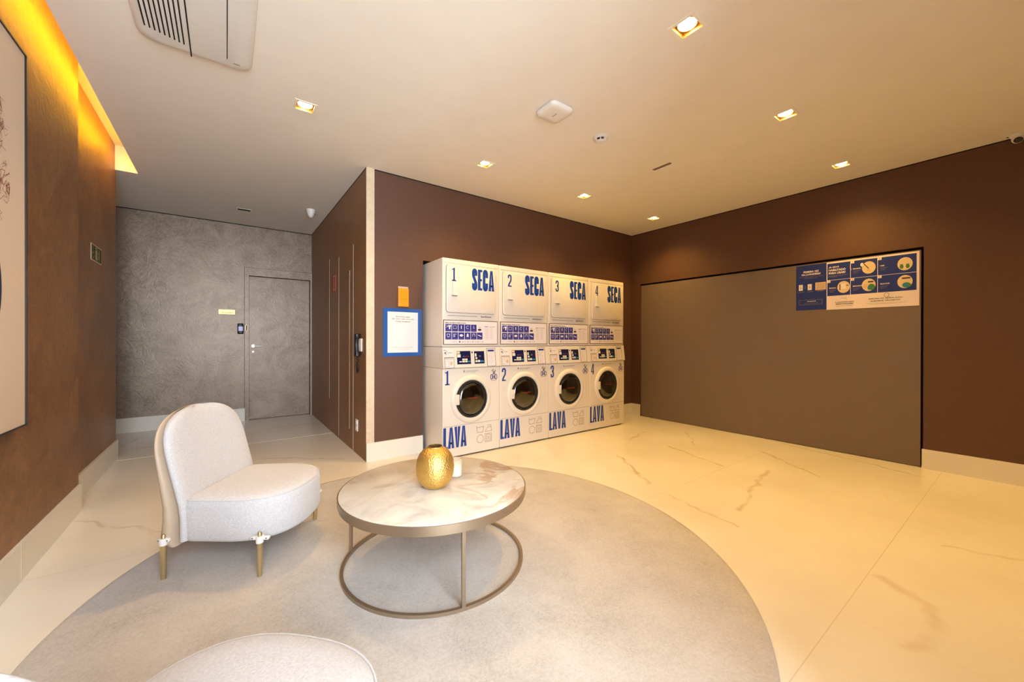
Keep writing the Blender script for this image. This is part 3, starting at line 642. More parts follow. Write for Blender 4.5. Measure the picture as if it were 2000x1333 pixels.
# ------------------------------------------------------------------ partition: red sign, small plate, handset, socket
sg = thing('fire_sign', 'small red sign with a white border on the partition wall', 'sign', (XS, 5.06, 1.822))
mb = MB(); mb.box(-.004, 0, -.10, .10, -.098, .098, M['red']); A = Art(mb, lambda u, v, d: (-.004-d, -u, v)); A.frame(.0-.02, .092, -.088, .088, .012, M['cream'], .001); A.rect(.02, .035, -.07, .06, M['cream'], .0012); mb.build('plate', sg)
sp = thing('wall_plate', 'tiny dark-notched square plate on the flush partition panel', 'wall plate', (XS, 4.335, 1.842))
mb = MB(); mb.box(-.004, 0, -.03, .03, -.03, .03, M['champagne']); A = Art(mb, lambda u, v, d: (-.004-d, -u, v)); A.rect(-.025, .0, .008, .026, M['gap']); A.rect(-.025, .0, -.026, -.012, M['gap']); mb.build('plate', sp)

hs = thing('intercom_handset', 'black intercom telephone on a pale wall bracket on the partition', 'telephone', (XS, 3.955, 1.09))
mb = MB(); mb.bbox(-.012, 0, -.125, .125, -.062, .062, .004, M['white_plastic']); mb.build('bracket', hs, smooth=40)
mb = MB()
mb.loft([[(x+cx*.5-.004, y-.035, z) for x, y in rrect(-w_, w_, -h2, h2, min(w_, h2)*.6, 4)] for cx, w_, h2, z in
         ((-.048, .012, .020, -.112), (-.046, .024, .036, -.105), (-.046, .024, .036, -.07), (-.058, .016, .026, -.05), (-.062, .015, .024, 0), (-.058, .016, .026, .05), (-.046, .024, .036, .07), (-.046, .024, .036, .105), (-.048, .012, .020, .112))], M['black']); mb.build('receiver', hs, smooth=60)
mb = MB(); pts = []
for k in range(161):
    t_ = k/160; z = -.11-.16*math.sin(t_*PI)**.7 - .0*t_; y = .03-.06*t_; a = t_*2*PI*26
    pts.append((-.02+.007*math.cos(a), y-.03+.007*math.sin(a), z))
mb.tube(pts, .0028, M['black'], 6); mb.build('cord', hs, smooth=60)

so = thing('wall_socket', 'white wall socket low on the partition near the corner', 'socket', (XS, 4.015, .29))
mb = MB(); mb.bbox(-.009, 0, -.038, .038, -.058, .058, .003, M['white_plastic']); mb.build('cover_plate', so, smooth=40)
mb = MB(); mb.bbox(-.012, -.008, -.018, .018, -.042, -.006, .002, M['sticker']); mb.bbox(-.012, -.008, -.018, .018, .006, .042, .002, M['sticker']); mb.build('socket_insert', so)

# ------------------------------------------------------------------ machine wall: notice and orange holder
nt_ = thing('notice', 'white notice with wide blue border left of the machines', 'notice', (1.395, YB, 1.214))
mb = MB(); mb.box(-.195, .195, -.004, 0, -.234, .234, M['frame_blue']); mb.build('border', nt_)
mb = MB(); A = Art(mb, lambda u, v, d: (u, -.004-d, v)); A.rect(-.152, .155, -.198, .200, M['paper'], .0008)
A.text('Encontre este', 0, .147, .014, M['ink'], .0014, .135, 'c', .01); A.text('QR Code e saiba como usar', 0, .124, .014, M['ink'], .0014, .225, 'c', .01); A.text('nossas lavadoras', 0, .101, .014, M['ink'], .0014, .150, 'c', .01)
A.text('Precisa de ajuda? Fale com a nossa equipe', 0, -.152, .009, M['midink'], .0014, .215, 'c', .01); A.text('pelo telefone ou aplicativo', 0, -.168, .008, M['midink'], .0014, .14, 'c'); mb.build('sheet', nt_)
oh = thing('card_holder', 'small orange holder on the wall above the blue-bordered notice', 'card holder', (1.396, YB, 1.565))
mb = MB(); mb.bbox(-.052, .052, -.022, 0, -.098, .080, .003, M['orange']); mb.build('pocket', oh, smooth=40)
mb = MB(); mb.box(-.050, .050, -.008, -.001, .075, .100, M['leather']); mb.build('cards', oh)
mb = MB(); mb.box(-.045, .045, -.0226, -.022, -.04, .055, M['orange']); A = Art(mb, lambda u, v, d: (u, -.022-d, v))
for k, (a, b_) in enumerate(((-.0, .035), (-.04, .02), (-.03, .03))): A.rect(a, b_, .045-k*.035, .047-k*.035, M['line'], .0006)
mb.build('print', oh)

# ------------------------------------------------------------------ stacked washer-dryers
MW = .678; MY = 3.33; MBACK = 4.09
MD = MBACK-MY
def machine(first_num):
    r = thing('stacked_washer_dryer', 'x', 'washing machine')
    hw = MW/2; fn = lambda off: (lambda u, v, d: (u-hw, off-d, v)); OX = -hw
    # dryer cabinet
    mb = MB(); mb.bbox(-hw, hw, .012, MD, 1.072, 1.925, .012, M['white']); A = Art(mb, fn(.012))
    A.rect(.012, MW-.012, 1.878, 1.8805, M['line']); A.rect(.06, .40, 1.373, 1.377, M['line']); A.rect(.44, .585, 1.350, 1.353, M['ledge'])
    mb.build('dryer_cabinet', r, smooth=40)
    mb = MB(); A = Art(mb, fn(.012)); A.text('SpeedQueen', .445, 1.362, .022, M['ink'], .0008, .13, bold=.02); mb.build('maker_lettering', r)
    # dryer door
    dr = MB(); o_ = rrect(.040, .622, 1.405, 1.862, .028, 5)
    def fx(pts, y): return [(a-hw, y, b) for a, b in pts]
    dr.loft([fx(rrect(.040-.003, .622+.003, 1.402, 1.865, .03, 5), .0118), fx(rrect(.040-.003, .622+.003, 1.402, 1.865, .03, 5), .0112)], M['line'])
    dr.loft([fx(o_, .0115), fx(o_, -.002), fx(rrect(.046, .616, 1.411, 1.856, .024, 5), -.006)], M['white']); dd = dr.build('dryer_door', r, smooth=40)
    mb = MB(); A = Art(mb, fn(-.006)); A.word('SECA', .325, .600, 1.638, .208, .032, M['blue']); mb.build('word_lettering', dd)
    mb = MB(); A = Art(mb, fn(-.006)); A.glyph(first_num, .094, 1.706, .05, .128, .0175, M['blue']); tag(mb.build('number', dd), 'blue number '+first_num)
    mb = MB(); mb.loft([fx(rrect(.098, .140, 1.60, 1.700, .006, 3), -.006), fx(rrect(.100, .138, 1.602, 1.698, .006, 3), -.018)], M['white_plastic'])
    mb.loft([fx(rrect(.092, .152, 1.566, 1.604, .006, 3), -.006), fx(rrect(.094, .150, 1.568, 1.602, .006, 3), -.022)], M['white_plastic'])
    mb.box(.096-hw, .150-hw, -.022, -.006, 1.562, 1.566, M['line']); mb.build('door_handle', dd, smooth=40)
    for z in (1.46, 1.75): mb = MB(); mb.box(.628-hw, .634-hw, .004, .0125, z, z+.06, M['ledge']); mb.build('hinge', dd)
    # information panel
    ip = MB(); ip.box(.008-hw, .655-hw, .006, .0125, 1.093, 1.333, M['line']); A = Art(ip, fn(.006)); A.rect(.015, .648, 1.100, 1.326, M['sticker'], .0004)
    A.text('MELHORES PRÁTICAS', .028, 1.298, .014, M['ink'], .0010, .235, bold=.03)
    for row in range(2):
        for c in range(6):
            u, v = .030+c*.0727, 1.222-row*.078
            if row == 0 and c == 5:
                A.ell(u+.032, v+.02, .022, .011, M['ink'], .001); A.stroke([(u+.02, v+.055), (u+.032, v+.038), (u+.045, v+.05)], .003, M['ink'], .001); continue
            A.rect(u, u+.067, v, v+.070, M['tileblue'], .0010); k = row*6+c; P = 'sticker'
            if k == 0: A.poly([(u+.030, v+.06), (u+.062, v+.06), (u+.060, v+.044), (u+.054, v+.044), (u+.054, v+.022), (u+.038, v+.022), (u+.038, v+.044), (u+.031, v+.044)], M[P], .0014); A.stroke([(u+.01, v+.055), (u+.026, v+.05), (u+.012, v+.036)], .004, M[P], .0014)
            elif k == 1: A.frame(u+.014, u+.052, v+.026, v+.056, .003, M[P], .0014)
            elif k == 2: A.rect(u+.028, u+.038, v+.026, v+.058, M[P], .0014)
            elif k == 3: A.stroke([(u+.033+.014*math.cos(a*.5), v+.042+.014*math.sin(a*.5)) for a in range(1, 12)], .004, M[P], .0014)
            elif k == 4: A.stroke([(u+.026, v+.028), (u+.033, v+.058), (u+.041, v+.028)], .004, M[P], .0014)
            elif k == 6: A.stroke([(u+.016, v+.052), (u+.050, v+.052), (u+.044, v+.026), (u+.022, v+.026)], .004, M[P], .0014, True)
            elif k == 7: A.rect(u+.012, u+.052, v+.050, v+.054, M[P], .0014); A.frame(u+.014, u+.034, v+.026, v+.044, .004, M[P], .0014)
            elif k == 8: A.ell(u+.033, v+.040, .020, .012, M[P], .0014)
            elif k == 9: A.poly([(u+.02, v+.026), (u+.047, v+.026), (u+.041, v+.058), (u+.026, v+.058)], M[P], .0014)
            elif k == 10: A.stroke([(u+.02, v+.03), (u+.022, v+.056), (u+.045, v+.056), (u+.047, v+.03)], .005, M[P], .0014)
            else: A.poly([(u+.012, v+.05), (u+.03, v+.044), (u+.054, v+.036), (u+.054, v+.028), (u+.028, v+.034), (u+.012, v+.042)], M[P], .0014)
            A.rect(u+.010, u+.056, v+.012, v+.014, M['midink'], .0014)
    A.text('O QUE VER', .10, 1.118, .007, M['ink'], .001, .06); A.ell(.19, 1.122, .007, .009, M['ink'], .001)
    for k in range(9): A.rect(.215+k*.03, .235+k*.03, 1.118+.003*(k % 2), 1.124, M['midink'], .001)
    A.rect(.487, .53, 1.272, 1.277, M['ink'], .001); A.rect(.545, .62, 1.272, 1.276, M['midink'], .001)
    for k in range(11): A.rect(.487, .54, 1.258-k*.011, 1.2595-k*.011, M['midink'], .001); A.rect(.555, .60-.01*(k % 3), 1.258-k*.011, 1.2595-k*.011, M['midink'], .001)
    ip.build('information_panel', r)
    # washer cabinet
    mb = MB(); mb.bbox(-hw, hw, 0, MD-.005, .012, .864, .010, M['white'])
    mb.box(-hw+.03, hw-.03, .03, MD-.05, 0, .014, M['black']); A = Art(mb, fn(0))
    A.rect(.006, MW-.006, .308, .3105, M['line']); A.ell(.238, .832, .0085, .011, M['midink']); mb.build('washer_cabinet', r, smooth=40)
    mb = MB(); A = Art(mb, fn(0)); A.text('LIMPEZA PERFEITA', .258, .829, .008, M['ink'], .0008, .155); A.text('E MUITO MAIS SIMPLES', .258, .817, .007, M['midink'], .0008, .12); mb.build('slogan', r)
    mb = MB(); A = Art(mb, fn(0)); A.word('LAVA', .006, .268, .098, .202, .0295, M['blue'], gap=.04); mb.build('word_lettering', r)
    mb = MB(); A = Art(mb, fn(0)); A.glyph(first_num, .024, .708, .052, .135, .018, M['blue']); tag(mb.build('number', r), 'blue number '+first_num)
    mb = MB(); A = Art(mb, fn(0)); T = .0045; m_ = M['midink']      # four care symbols
    A.stroke([(.388, .272), (.396, .208), (.466, .208), (.474, .272)], T, m_); A.stroke([(.388, .262), (.42, .256), (.445, .264), (.474, .258)], T, m_)
    A.stroke([(.492, .208), (.575, .208), (.565, .250), (.520, .250), (.492, .208)], T, m_); A.stroke([(.515, .268), (.558, .272), (.572, .250)], T, m_)
    A.stroke([(.431+.04*math.cos(2*PI*k/24), .142+.04*math.sin(2*PI*k/24)) for k in range(24)], T, m_, closed=True)
    A.frame(.490, .574, .100, .186, T, m_); A.frame(.502, .562, .112, .174, T*.8, m_)
    for k in range(3): A.rect(.518+k*.013, .522+k*.013, .125, .160, m_)
    mb.build('care_symbols', r)
    mb = MB(); A = Art(mb, fn(0)); B = M['tileblue']
    A.stroke([(.572+.013*math.cos(2*PI*k/14), .760+.024*math.sin(2*PI*k/14)) for k in range(14)], .008, B, closed=True)
    A.stroke([(.590, .738), (.591, .778), (.600, .752), (.609, .778), (.610, .738)], .008, B)
    A.stroke([(.628+.013*math.cos(2*PI*k/14), .760+.024*math.sin(2*PI*k/14)) for k in range(14)], .008, B, closed=True)
    A.stroke([(.578, .778), (.590, .790), (.610, .790), (.622, .778)], .006, B)
    for a, b_ in ((-.022, .05), (.0, .035), (.020, .048), (-.008, .062), (.012, .025)): A.stroke([(.600, .790), (.600+a*.9, .785+b_*.7)], .004, M['ink']); A.ell(.600+a, .785+b_*.8, .006, .006, M['ink'])
    A.rect(.562, .638, .722, .727, m_); mb.build('logo_sticker', r)
    # sloping control panel
    x0, x1 = -hw, hw; mb = MB()
    mb.add([(x0, .012, 1.070), (x1, .012, 1.070), (x1, -.012, .872), (x0, -.012, .872), (x0, .0, .866), (x1, .0, .866), (x0, MD, .866), (x1, MD, .866), (x0, MD, 1.070), (x1, MD, 1.070)],
           [(0, 1, 2, 3), (3, 2, 5, 4), (4, 5, 7, 6), (0, 8, 9, 1), (0, 3, 4, 6, 8), (1, 9, 7, 5, 2), (6, 7, 9, 8)], M['white'])
    cp = mb.build('control_panel', r)
    def cfn(u, v, d): return (u-hw, .012-(1.070-v)/.198*.024-d, v-d*.1)
    mb = MB(); A = Art(mb, cfn)
    A.rect(.156, .315, .903, 1.031, M['screen'], .0010)
    A.rect(.158, .192, 1.005, 1.028, M['cream'], .0016); A.rect(.160, .198, .970, 1.000, M['sticker'], .0016); A.rect(.18, .21, .922, .932, M['sticker'], .0016)
    for i in range(2):
        for j in range(2): A.rect(.215+i*.032, .243+i*.032, .920+j*.02, .937+j*.02, M['key'], .0016)
    A.rect(.282, .31, .920, .935, M['teal_btn'], .0016)
    for k in range(4): A.rect(.23+k*.018, .236+k*.018, .972, .984, M['red'] if k else M['midink'], .0016)
    mb.build('program_display', cp); mb = MB(); A = Art(mb, cfn); A.rect(.358, .480, .903, 1.027, M['screen'], .0010)
    A.rect(.365, .385, .975, 1.005, M['key'], .0016); A.rect(.37, .392, .948, .968, M['key'], .0016); A.rect(.368, .392, .918, .938, M['key'], .0016); A.rect(.398, .425, .918, .940, M['sticker'], .0016); A.rect(.43, .47, .918, .934, M['teal_btn'], .0016); A.text('20', .41, .968, .018, M['midink'], .0016, .028)
    mb.build('payment_display', cp); mb = MB(); A = Art(mb, cfn)
    A.ell(.334, 1.016, .009, .010, M['ink'], .0012); A.rect(.333, .336, .93, 1.0, M['skin'], .0012)
    mb.build('knob_label', cp)
    mb = MB(); A = Art(mb, cfn)
    A.rect(.012, .118, .984, 1.055, M['sticker'], .0008); A.stroke([(.030+.018*math.cos(k*.45), 1.018+.020*math.sin(k*.45)) for k in range(-4, 5)], .003, M['ink'], .0012); A.ell(.028, 1.015, .008, .009, M['ink'], .0012); A.rect(.062, .098, 1.014, 1.019, M['midink'], .0012); A.rect(.01, .03, 1.04, 1.044, M['ink'], .0012)
    mb.build('round_sticker', cp); mb = MB(); A = Art(mb, cfn)
    A.rect(.016, .122, .870, .972, M['ink'], .0006); A.rect(.020, .118, .873, .966, M['sticker'], .0010); A.rect(.030, .105, .952, .955, M['midink'], .0014); A.frame(.028, .062, .885, .938, .002, M['midink'], .0014); A.ell(.090, .915, .016, .020, M['skin'], .0014)
    mb.build('instruction_sticker', cp); mb = MB(); A = Art(mb, cfn)
    A.rect(.512, .622, .872, 1.056, M['ink'], .0006); A.rect(.517, .617, .876, 1.052, M['sticker'], .0010); A.rect(.527, .606, 1.022, 1.040, M['navy'], .0014)
    for k in range(9): A.rect(.530, .60-.012*(k % 3), 1.008-k*.014, 1.0095-k*.014, M['midink'], .0014)
    mb.build('price_sticker', cp)
    # porthole door
    cx, cz = .322-hw, .557; mb = MB()
    mb.lathe([(.238, 0), (.238, -.006), (.230, -.016), (.214, -.024), (.200, -.026), (.190, -.022), (.184, -.010), (.182, .02)], M['white'], (cx, 0, cz), 64, 'y', caps=False)
    wd = mb.build('washer_door', r, smooth=50)
    mb = MB(); mb.lathe([(.184, -.012), (.180, -.019), (.166, -.021), (.158, -.012), (.156, .01), (.150, .04)], M['rubber'], (cx, 0, cz), 56, 'y', caps=False); mb.build('seal_ring', wd, smooth=50)
    mb = MB(); mb.lathe([(.158, -.012), (.150, -.022), (.12, -.030), (.07, -.035), (.001, -.036)], M['portglass'], (cx, 0, cz), 56, 'y', caps=False); mb.build('door_glass', wd, smooth=60)
    mb = MB(); mb.lathe([(.152, .0), (.150, .03), (.142, .045), (.140, .055)], M['steel'], (cx, 0, cz), 48, 'y', caps=False)
    mb.lathe([(.142, .05), (.135, .15), (.12, .17), (.001, .175)], M['drum'], (cx, 0, cz), 40, 'y', caps=False); mb.build('drum', wd, smooth=40)
    mb = MB(); A = Art(mb, lambda u, v, d: (cx+u, -.037-d, cz+v)); A.text('ATENÇÃO', -.062, .006, .012, M['red'], 0, .12, bold=.03); mb.build('warning_label', wd)
    mb = MB(); mb.bbox(cx-.196, cx-.150, -.030, -.006, cz-.045, cz+.055, .006, M['white']); mb.build('door_handle', wd, smooth=40)
    return r
# the cabinet front of the washer is cut open for the drum
def open_front(o, cx, cz, rad):
    me = o.data; bm = bmesh.new(); bm.from_mesh(me)
    fr = [f for f in bm.faces if f.normal.y < -.99 and f.calc_area() > .3]
    for f in fr:
        mi = f.material_index; vs = list(f.verts); vs.sort(key=lambda v: math.atan2(v.co.z-cz, v.co.x-cx)); y = vs[0].co.y
        bmesh.ops.delete(bm, geom=[f], context='FACES_ONLY'); n = 64
        ring = [bm.verts.new((cx+rad*math.cos(2*PI*k/n), y, cz+rad*math.sin(2*PI*k/n))) for k in range(n)]
        outer = [(math.atan2(v.co.z-cz, v.co.x-cx) % (2*PI), v) for v in vs]; outer.sort(key=lambda t: t[0])
        m = len(outer); j = 0
        def oc(a):
            a %= 2*PI; best = min(range(m), key=lambda i: min(abs(outer[i][0]-a), 2*PI-abs(outer[i][0]-a))); return outer[best][1]
        for k in range(n):
            a = 2*PI*(k+.5)/n; v0, v1 = ring[k], ring[(k+1) % n]; o0, o1 = oc(2*PI*k/n), oc(2*PI*(k+1)/n)
            try:
                g = bm.faces.new([v0, v1, o0]); g.material_index = mi
            except ValueError: pass
            if o0 != o1:
                try: g = bm.faces.new([v1, o1, o0]); g.material_index = mi
                except ValueError: pass
    bmesh.ops.recalc_face_normals(bm, faces=bm.faces); bm.to_mesh(me); bm.free(); me.update()
edges = (1.640, 2.2955, 2.980, 3.6645, 4.350)
for i in range(4):
    a, b_ = edges[i], edges[i+1]
    m = machine(str(i+1))
    wc = [c for c in bpy.data.objects if c.parent == m and c.name.startswith('washer_cabinet')][0]
    open_front(wc, .322-MW/2, .557, .182)
    m.location = ((a+b_)/2, MY, .001); m.scale = ((b_-a-.003)/MW, 1, 1)
    m['group'] = 'stacked laundry machines'
    m['label'] = ('white stacked washer and dryer numbered 1, nearest the blue-bordered notice',
                  'white stacked washer and dryer numbered 2, between numbers 1 and 3',
                  'white stacked washer and dryer numbered 3, between numbers 2 and 4',
                  'white stacked washer and dryer numbered 4, nearest the big brown panel')[i]
bpy.context.view_layer.update()

# ------------------------------------------------------------------ posters on the big panel
PX = XR+.010
def rightwall(y0): return lambda u, v, d: (PX-d, y0-u, v)
mb = MB(); fnp = rightwall(1.570); A = Art(mb, fnp); PW = .268
A.slab(0, PW, 1.468, 1.950, .002, M['navy']); Z = .0026
A.text('PRIMEIRA VEZ', PW/2, 1.868, .020, M['paper'], Z, .135, 'c', .03); A.text('NA LAVANDERIA?', PW/2, 1.840, .020, M['paper'], Z, .165, 'c', .03)
A.text('Baixe o aplicativo e faça o seu cadastro', PW/2, 1.818, .010, M['midink'], Z, .21, 'c'); A.text('para começar a usar', PW/2, 1.802, .010, M['midink'], Z, .12, 'c')
for u in (.025, .105): A.rect(u, u+.036, 1.682, 1.745, M['sticker'], Z); A.rect(u+.006, u+.030, 1.706, 1.709, M['midink'], Z+.0004); A.rect(u+.0165, u+.0195, 1.69, 1.735, M['midink'], Z+.0004)
A.stroke([(.078, 1.73), (.086, 1.715), (.078, 1.70)], .003, M['midink'], Z); A.rect(.172, .262, 1.675, 1.755, M['skin'], Z); A.rect(.180, .254, 1.682, 1.748, M['leather'], Z+.0004)
for u, wd_ in ((.012, .06), (.10, .05), (.190, .055)): A.rect(u, u+wd_, 1.663, 1.667, M['midink'], Z)
A.frame(.028, .232, 1.525, 1.578, .0025, M['midink'], Z); A.text('IMPORTANTE', PW/2+.005, 1.556, .009, M['paper'], Z, .075, 'c', .03); A.text('tenha o seu cartão em mãos', PW/2, 1.538, .009, M['midink'], Z, .13, 'c')
tag(mb.build('poster'), 'narrow navy poster, left one of the pair on the big panel', 'poster')
mb = MB(); A = Art(mb, rightwall(1.302)); QW = .670
A.slab(0, QW, 1.460, 1.952, .003, M['poster_pink']); Z = .0036
cu = (.004, .192, .392, .655); rv_ = (1.600, 1.765, 1.938)
for i in range(3):
    for j in range(2):
        A.rect(cu[i]+.002, cu[i+1]-.002, rv_[j]+.002, rv_[j+1]-.002, M['navy'], Z)
Z2 = Z+.0006
for k, s_ in enumerate(('JÁ ESTÁ', 'HABILITADO', 'PARA USAR?')): A.text(s_, .018, 1.885-k*.030, .022, M['paper'], Z2, (.085, .135, .135)[k], 'l', .04)
A.rect(.018, .165, 1.806, 1.809, M['midink'], Z2); A.rect(.018, .085, 1.795, 1.798, M['midink'], Z2)
def step(u, v, num, word, w_, cx, cz, kind):
    A.rect(u+.002, u+.028, v-.026, v-.002, M['poster_pink'], Z2); A.text(num, u+.015, v-.020, .013, M['navy'], Z2+.0006, None, 'c')
    A.text(word, u+.018, v-.088, .011, M['paper'], Z2, w_, 'l', .04)
    for k in range(3): A.rect(u+.018, u+.075-k*.012, v-.103-k*.011, v-.101-k*.011, M['midink'], Z2)
    A.ell(cx, cz, .050, .060, M['cream'], Z2, 36); e = Z2+.0006
    if kind == 0: A.stroke([(cx-.035, cz+.04), (cx, cz-.01)], .007, M['ink'], e); A.ell(cx-.05, cz+.035, .012, .018, M['sticker'], e); A.poly([(cx-.02, cz-.03), (cx, cz), (cx+.02, cz-.04)], M['skin'], e)
    if kind == 1:
        for s2 in (-.022, .018): A.rect(cx+s2-.012, cx+s2+.010, cz-.008, cz-.003, M['ink'], e); A.ell(cx+s2, cz-.025, .013, .018, M['green2'], e)
    if kind == 2: A.rect(cx-.02, cx+.018, cz-.02, cz+.035, M['sticker'], e); A.rect(cx-.033, cx-.026, cz-.03, cz+.03, M['ink'], e); A.rect(cx+.02, cx+.04, cz+.01, cz+.018, M['ink'], e)
    if kind == 3: A.ell(cx+.02, cz-.022, .026, .030, M['green2'], e); A.ell(cx+.006, cz-.028, .014, .022, M['teal_btn'], e+.0004); A.rect(cx-.005, cx+.035, cz+.022, cz+.036, M['ink'], e); A.ell(cx-.025, cz-.01, .014, .02, M['skin'], e)
    if kind == 4: A.ell(cx+.01, cz-.032, .028, .024, M['teal_btn'], e); A.ell(cx+.03, cz-.035, .012, .016, M['green2'], e+.0004); A.rect(cx-.02, cx+.035, cz+.025, cz+.038, M['ink'], e)
step(.192, 1.938, '1', 'RECARGA', .06, .328, 1.853, 0); step(.392, 1.938, '2', 'USE', .03, .578, 1.850, 1); step(.004, 1.765, '3', 'ESCOLHA', .055, .138, 1.684, 2); step(.192, 1.765, '4', 'SEPARE AS ROUPAS', .072, .328, 1.684, 3); step(.392, 1.765, '5', 'SELECIONE', .065, .578, 1.686, 4)
A.stroke([(.190, 1.90), (.190, 1.868), (.199, 1.855), (.190, 1.842)], .0025, M['paper'], Z2+.0006)
A.text('A LAVANDERIA ESTÁ', .145, 1.528, .012, M['ink'], Z2, .150, 'c', .03); A.text('SENDO ATUALIZADA', .145, 1.508, .012, M['ink'], Z2, .140, 'c', .03); A.rect(.08, .205, 1.492, 1.494, M['midink'], Z2)
A.stroke([(.115, 1.573), (.145, 1.572), (.165, 1.555)], .0025, M['midink'], Z2); A.stroke([(.15, 1.58), (.163, 1.572)], .0025, M['midink'], Z2)
A.text('PRECISA DE AJUDA E/OU', .445, 1.538, .012, M['ink'], Z2, .235, 'c', .03); A.text('SUPORTE TÉCNICO?', .445, 1.518, .012, M['ink'], Z2, .205, 'c', .03)
for k in range(2): A.rect(.31+k*.02, .59-k*.03, 1.500-k*.008, 1.5015-k*.008, M['midink'], Z2)
A.stroke([(.455+.017*math.cos(2*PI*k/18), 1.575+.019*math.sin(2*PI*k/18)) for k in range(18)], .004, M['midink'], Z2, True); A.stroke([(.462, 1.556), (.480, 1.553)], .004, M['midink'], Z2)
tag(mb.build('poster'), 'wide instruction poster with navy steps above white band on the big panel', 'poster')

# ------------------------------------------------------------------ rug, table, vase, candle
RC = (.885, 1.865); RR = 1.485
mb = MB(); mb.lathe([(RR, 0), (RR+.002, .006), (RR-.006, .013), (RR-.03, .014), (.001, .014)], M['rug'], seg=160)
tag(mb.build('round_rug', loc=(RC[0], RC[1], .0005), smooth=50), 'large round grey-beige rug under the coffee table and chairs', 'rug')
GZ = .0145
TC = (.872, 1.852); TR = .468; TZ = .395
tb = thing('coffee_table', 'round marble coffee table with thin champagne metal ring base', 'table', (TC[0], TC[1], GZ))
mb = MB(); mb.lathe([(TR-.006, TZ-GZ-.040), (TR-.006, TZ-GZ-.0015), (TR-.008, TZ-GZ), (.001, TZ-GZ)], M['marble'], seg=128); mb.build('marble_top', tb, smooth=40)
mb = MB(); z1 = TZ-GZ-.003
mb.lathe([(TR-.006, z1), (TR, z1), (TR, z1-.030), (TR-.004, z1-.032), (TR-.004, z1-.042), (TR-.016, z1-.042), (TR-.016, z1-.038)], M['champagne'], seg=128, caps=False); mb.build('metal_rim', tb, smooth=35)
mb = MB(); LR = .447
mb.lathe([(LR-.0075, .001), (LR+.0075, .001), (LR+.0075, .016), (LR-.0075, .016), (LR-.0075, .001)], M['champagne'], seg=128, caps=False); mb.build('base_ring', tb, smooth=35)
for lx, ly in ((.792, 1.413), (.533, 2.124), (1.292, 2.029)):
    a = math.atan2(ly-TC[1], lx-TC[0]); mb = MB(); mb.box(-.007, .007, -.008, .008, .015, z1-.040, M['champagne'])
    mb.build('leg', tb, loc=(LR*math.cos(a), LR*math.sin(a), 0), rot=(0, 0, a))

vz = thing('vase', 'round hammered gold vase on the marble coffee table', 'vase', (.853, 1.815, TZ+.0005))
prof = [(.001, 0), (.045, 0), (.060, .006), (.080, .03), (.092, .065), (.0955, .10), (.092, .135), (.080, .165), (.062, .186), (.044, .197), (.036, .201), (.0345, .206), (.032, .206), (.033, .198), (.05, .18), (.07, .15), (.08, .1), (.06, .03), (.001, .012)]
mb = MB(); mb.lathe(prof, M['gold'], seg=64, caps=False); mb.build('body', vz, smooth=60)
mb = MB(); mb.lathe([(.033, .2062), (.0352, .2062), (.0352, .2045), (.033, .2045), (.033, .2062)], M['ink'], seg=40, caps=False); mb.build('rim', vz, smooth=60)
cd = thing('candle_holder', 'small glass tumbler candle behind the gold vase', 'candle', (1.005, 1.880, TZ+.0005))
mb = MB(); mb.lathe([(.001, .0), (.031, .0), (.034, .004), (.034, .095), (.0315, .095), (.031, .008), (.001, .007)], M['tumbler'], seg=36, caps=False); mb.build('glass', cd, smooth=50)
mb = MB(); mb.lathe([(.001, .0085), (.0305, .0085), (.0305, .062), (.028, .064), (.001, .063)], M['candle'], seg=32, caps=False); mb.tube([(0, 0, .057), (.001, 0, .066)], .001, M['ink'], 6); mb.build('wax', cd, smooth=50)

# ------------------------------------------------------------------ low armless chairs
def dshape(x0, xc, a, w, n=2.5, inset=0, N_=22, rb=.04):
    w -= inset; x0 += inset; a -= inset; pts = []
    for k in range(N_+1):
        t_ = -PI/2 + PI*k/N_; c, s_ = math.cos(t_), math.sin(t_)
        pts.append((xc + a*abs(c)**(2/n), w*(abs(s_)**(2/n))*(1 if s_ >= 0 else -1)))
    for k in range(1, 6): pts.append((xc+(x0+rb-xc)*k/6, w-.012*(k/6)))
    for k in range(5): t_ = PI/2*k/4; pts.append((x0+rb-rb*math.sin(t_), w-.012-rb+rb*math.cos(t_)))
    for k in range(1, 8): pts.append((x0, (w-.012-rb)*(1-2*k/8)))
    for k in range(5): t_ = PI/2*k/4; pts.append((x0+rb-rb*math.cos(t_), -(w-.012-rb)-rb*math.sin(t_)))
    for k in range(1, 6): pts.append((x0+rb+(xc-x0-rb)*k/6, -w+.012*(1-k/6)))
    return pts
def backring(xf, t_, w, z, c=.03, n=26, e=5):
    pts = []
    for k in range(n): 
        s_ = -1+2*k/(n-1); s_ = math.sin(s_*PI/2); hh = t_/2*max(0, 1-abs(s_)**e)**(1/2.2); pts.append((xf-t_/2+c*s_*s_+hh, w*s_, z))
    for k in range(n-2, 0, -1):
        s_ = -1+2*k/(n-1); s_ = math.sin(s_*PI/2); hh = t_/2*max(0, 1-abs(s_)**e)**(1/2.2); pts.append((xf-t_/2+c*s_*s_-hh, w*s_, z))
    return pts
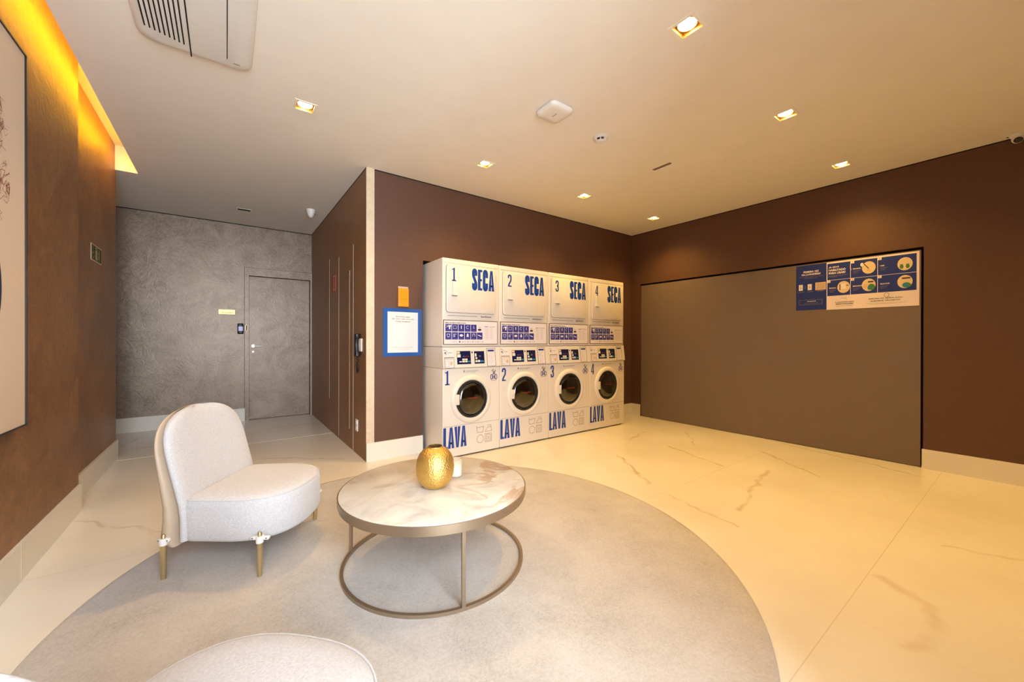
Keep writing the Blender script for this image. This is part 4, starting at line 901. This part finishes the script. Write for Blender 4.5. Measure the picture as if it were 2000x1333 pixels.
def chair():
    r = thing('lounge_chair', 'x', 'chair')
    mb = MB(); rings = []
    for ins, z in ((.05, .150), (.02, .152), (.007, .160), (0, .175), (-.002, .25), (0, .325), (.003, .345), (.008, .352)):
        rings.append([(x, y, z) for x, y in dshape(-.16, .07, .262, .283, inset=ins)])
    mb.loft(rings, M['fabric'], True, False)
    top = []
    for ins, z in ((.008, .352), (.012, .358), (.03, .368), (.07, .376), (.13, .381), (.2, .383)):
        top.append([(x, y, z) for x, y in dshape(-.16, .07, .262, .283, inset=ins, rb=max(.01, .04-ins*.1))])
    mb.loft(top, M['fabric'], False, True); st = mb.build('seat', r, smooth=50)
    mb = MB(); mb.tube([(x, y, .3535) for x, y in dshape(-.16, .07, .262, .283, inset=.006)], .0028, M['fabric'], 6, True); mb.build('piping', st, smooth=60)
    zt = .775
    def wz(z, w0, top): 
        u = max(0, (z-.50)/(top-.50)); return w0*max(0, 1-u**3.4)**(1/2.3)
    def xf(z): return -.132 - .115*max(0, (z-.30))/.45
    zs = [.165, .2, .26, .33, .40, .46, .50, .54, .58, .62, .655, .685, .71, .73, .745, .757, .766, .772, .7745]
    mb = MB(); rings = []
    for z in zs:
        u = max(0, (z-.70)/.075); tk = .066*max(.02, 1-u**2.2)**.5
        rings.append(backring(xf(z)-(.066-tk)/2, tk, max(.02, wz(z, .283, zt)), z, .022))
    mb.loft(rings, M['fabric']); bk = mb.build('backrest', r, smooth=60)
    mb = MB(); rings = []
    for z in [.140, .146, .16] + zs[1:]:
        zz = z; u = max(0, (z-.69)/.085); base_t = .105 - .080*max(0, (z-.2))/.55; lo_ = max(0, (.17-z)/.03)
        tk = base_t*max(.03, 1-u**2.2)**.5*(1-.35*lo_); w_ = max(.02, wz(z-.004, .288, zt))*(1-.05*lo_)
        rings.append(backring(xf(max(z, .2))-.058-(0 if z > .2 else 0), tk, w_, z-.003, .028))
    mb.loft(rings, M['leather']); mb.build('back_shell', r, smooth=60)
    for sx, sy in ((1, -1), (1, 1), (-1, -1), (-1, 1)):
        lx, ly = sx*.2185, sy*.291
        mb = MB(); mb.lathe([(.001, 0), (.0105, 0), (.0125, .12), (.0125, .165), (.010, .165)], M['brass'], (lx, ly, 0), 20)
        mb.lathe([(.0095, .165), (.0095, .205), (.006, .210), (.001, .210)], M['brass'], (lx, ly, 0), 20); lg = mb.build('leg', r, smooth=40)
        mb = MB(); dx = .042 if sx > 0 else .026
        mb.bbox(lx-dx, lx+dx, min(ly, sy*.276), max(ly+sy*.006, sy*.276) if sy > 0 else sy*.276, .172, .188, .005, M['white_plastic']) if sy > 0 else mb.bbox(lx-dx, lx+dx, ly-.006, -.276, .172, .188, .005, M['white_plastic'])
        mb.lathe([(.0165, .160), (.0165, .192)], M['white_plastic'], (lx, ly, 0), 20); 
        for s3 in (-1, 1): mb.lathe([(.004, 0), (.004, .003)], M['ink'], (lx+s3*dx*.75, ly+sy*.006, .181), 10, 'y')
        mb.build('bracket', lg, smooth=40)
    return r
ch = chair()
ch['label'] = 'pale armless lounge chair with leather back shell, facing the coffee table from the passage side'; ch['group'] = 'pale lounge chairs around the coffee table'
ch.location = (.102, 2.5555, GZ); ch.rotation_euler = (0, 0, math.atan2(-.547, .837))
c2 = copy_tree(ch)
c2['label'] = 'pale lounge chair seat cut off by the bottom edge, nearest the camera'
C2P = (-.062, .892); C2R = math.radians(43)
c2.location = (C2P[0], C2P[1], GZ); c2.rotation_euler = (0, 0, C2R)
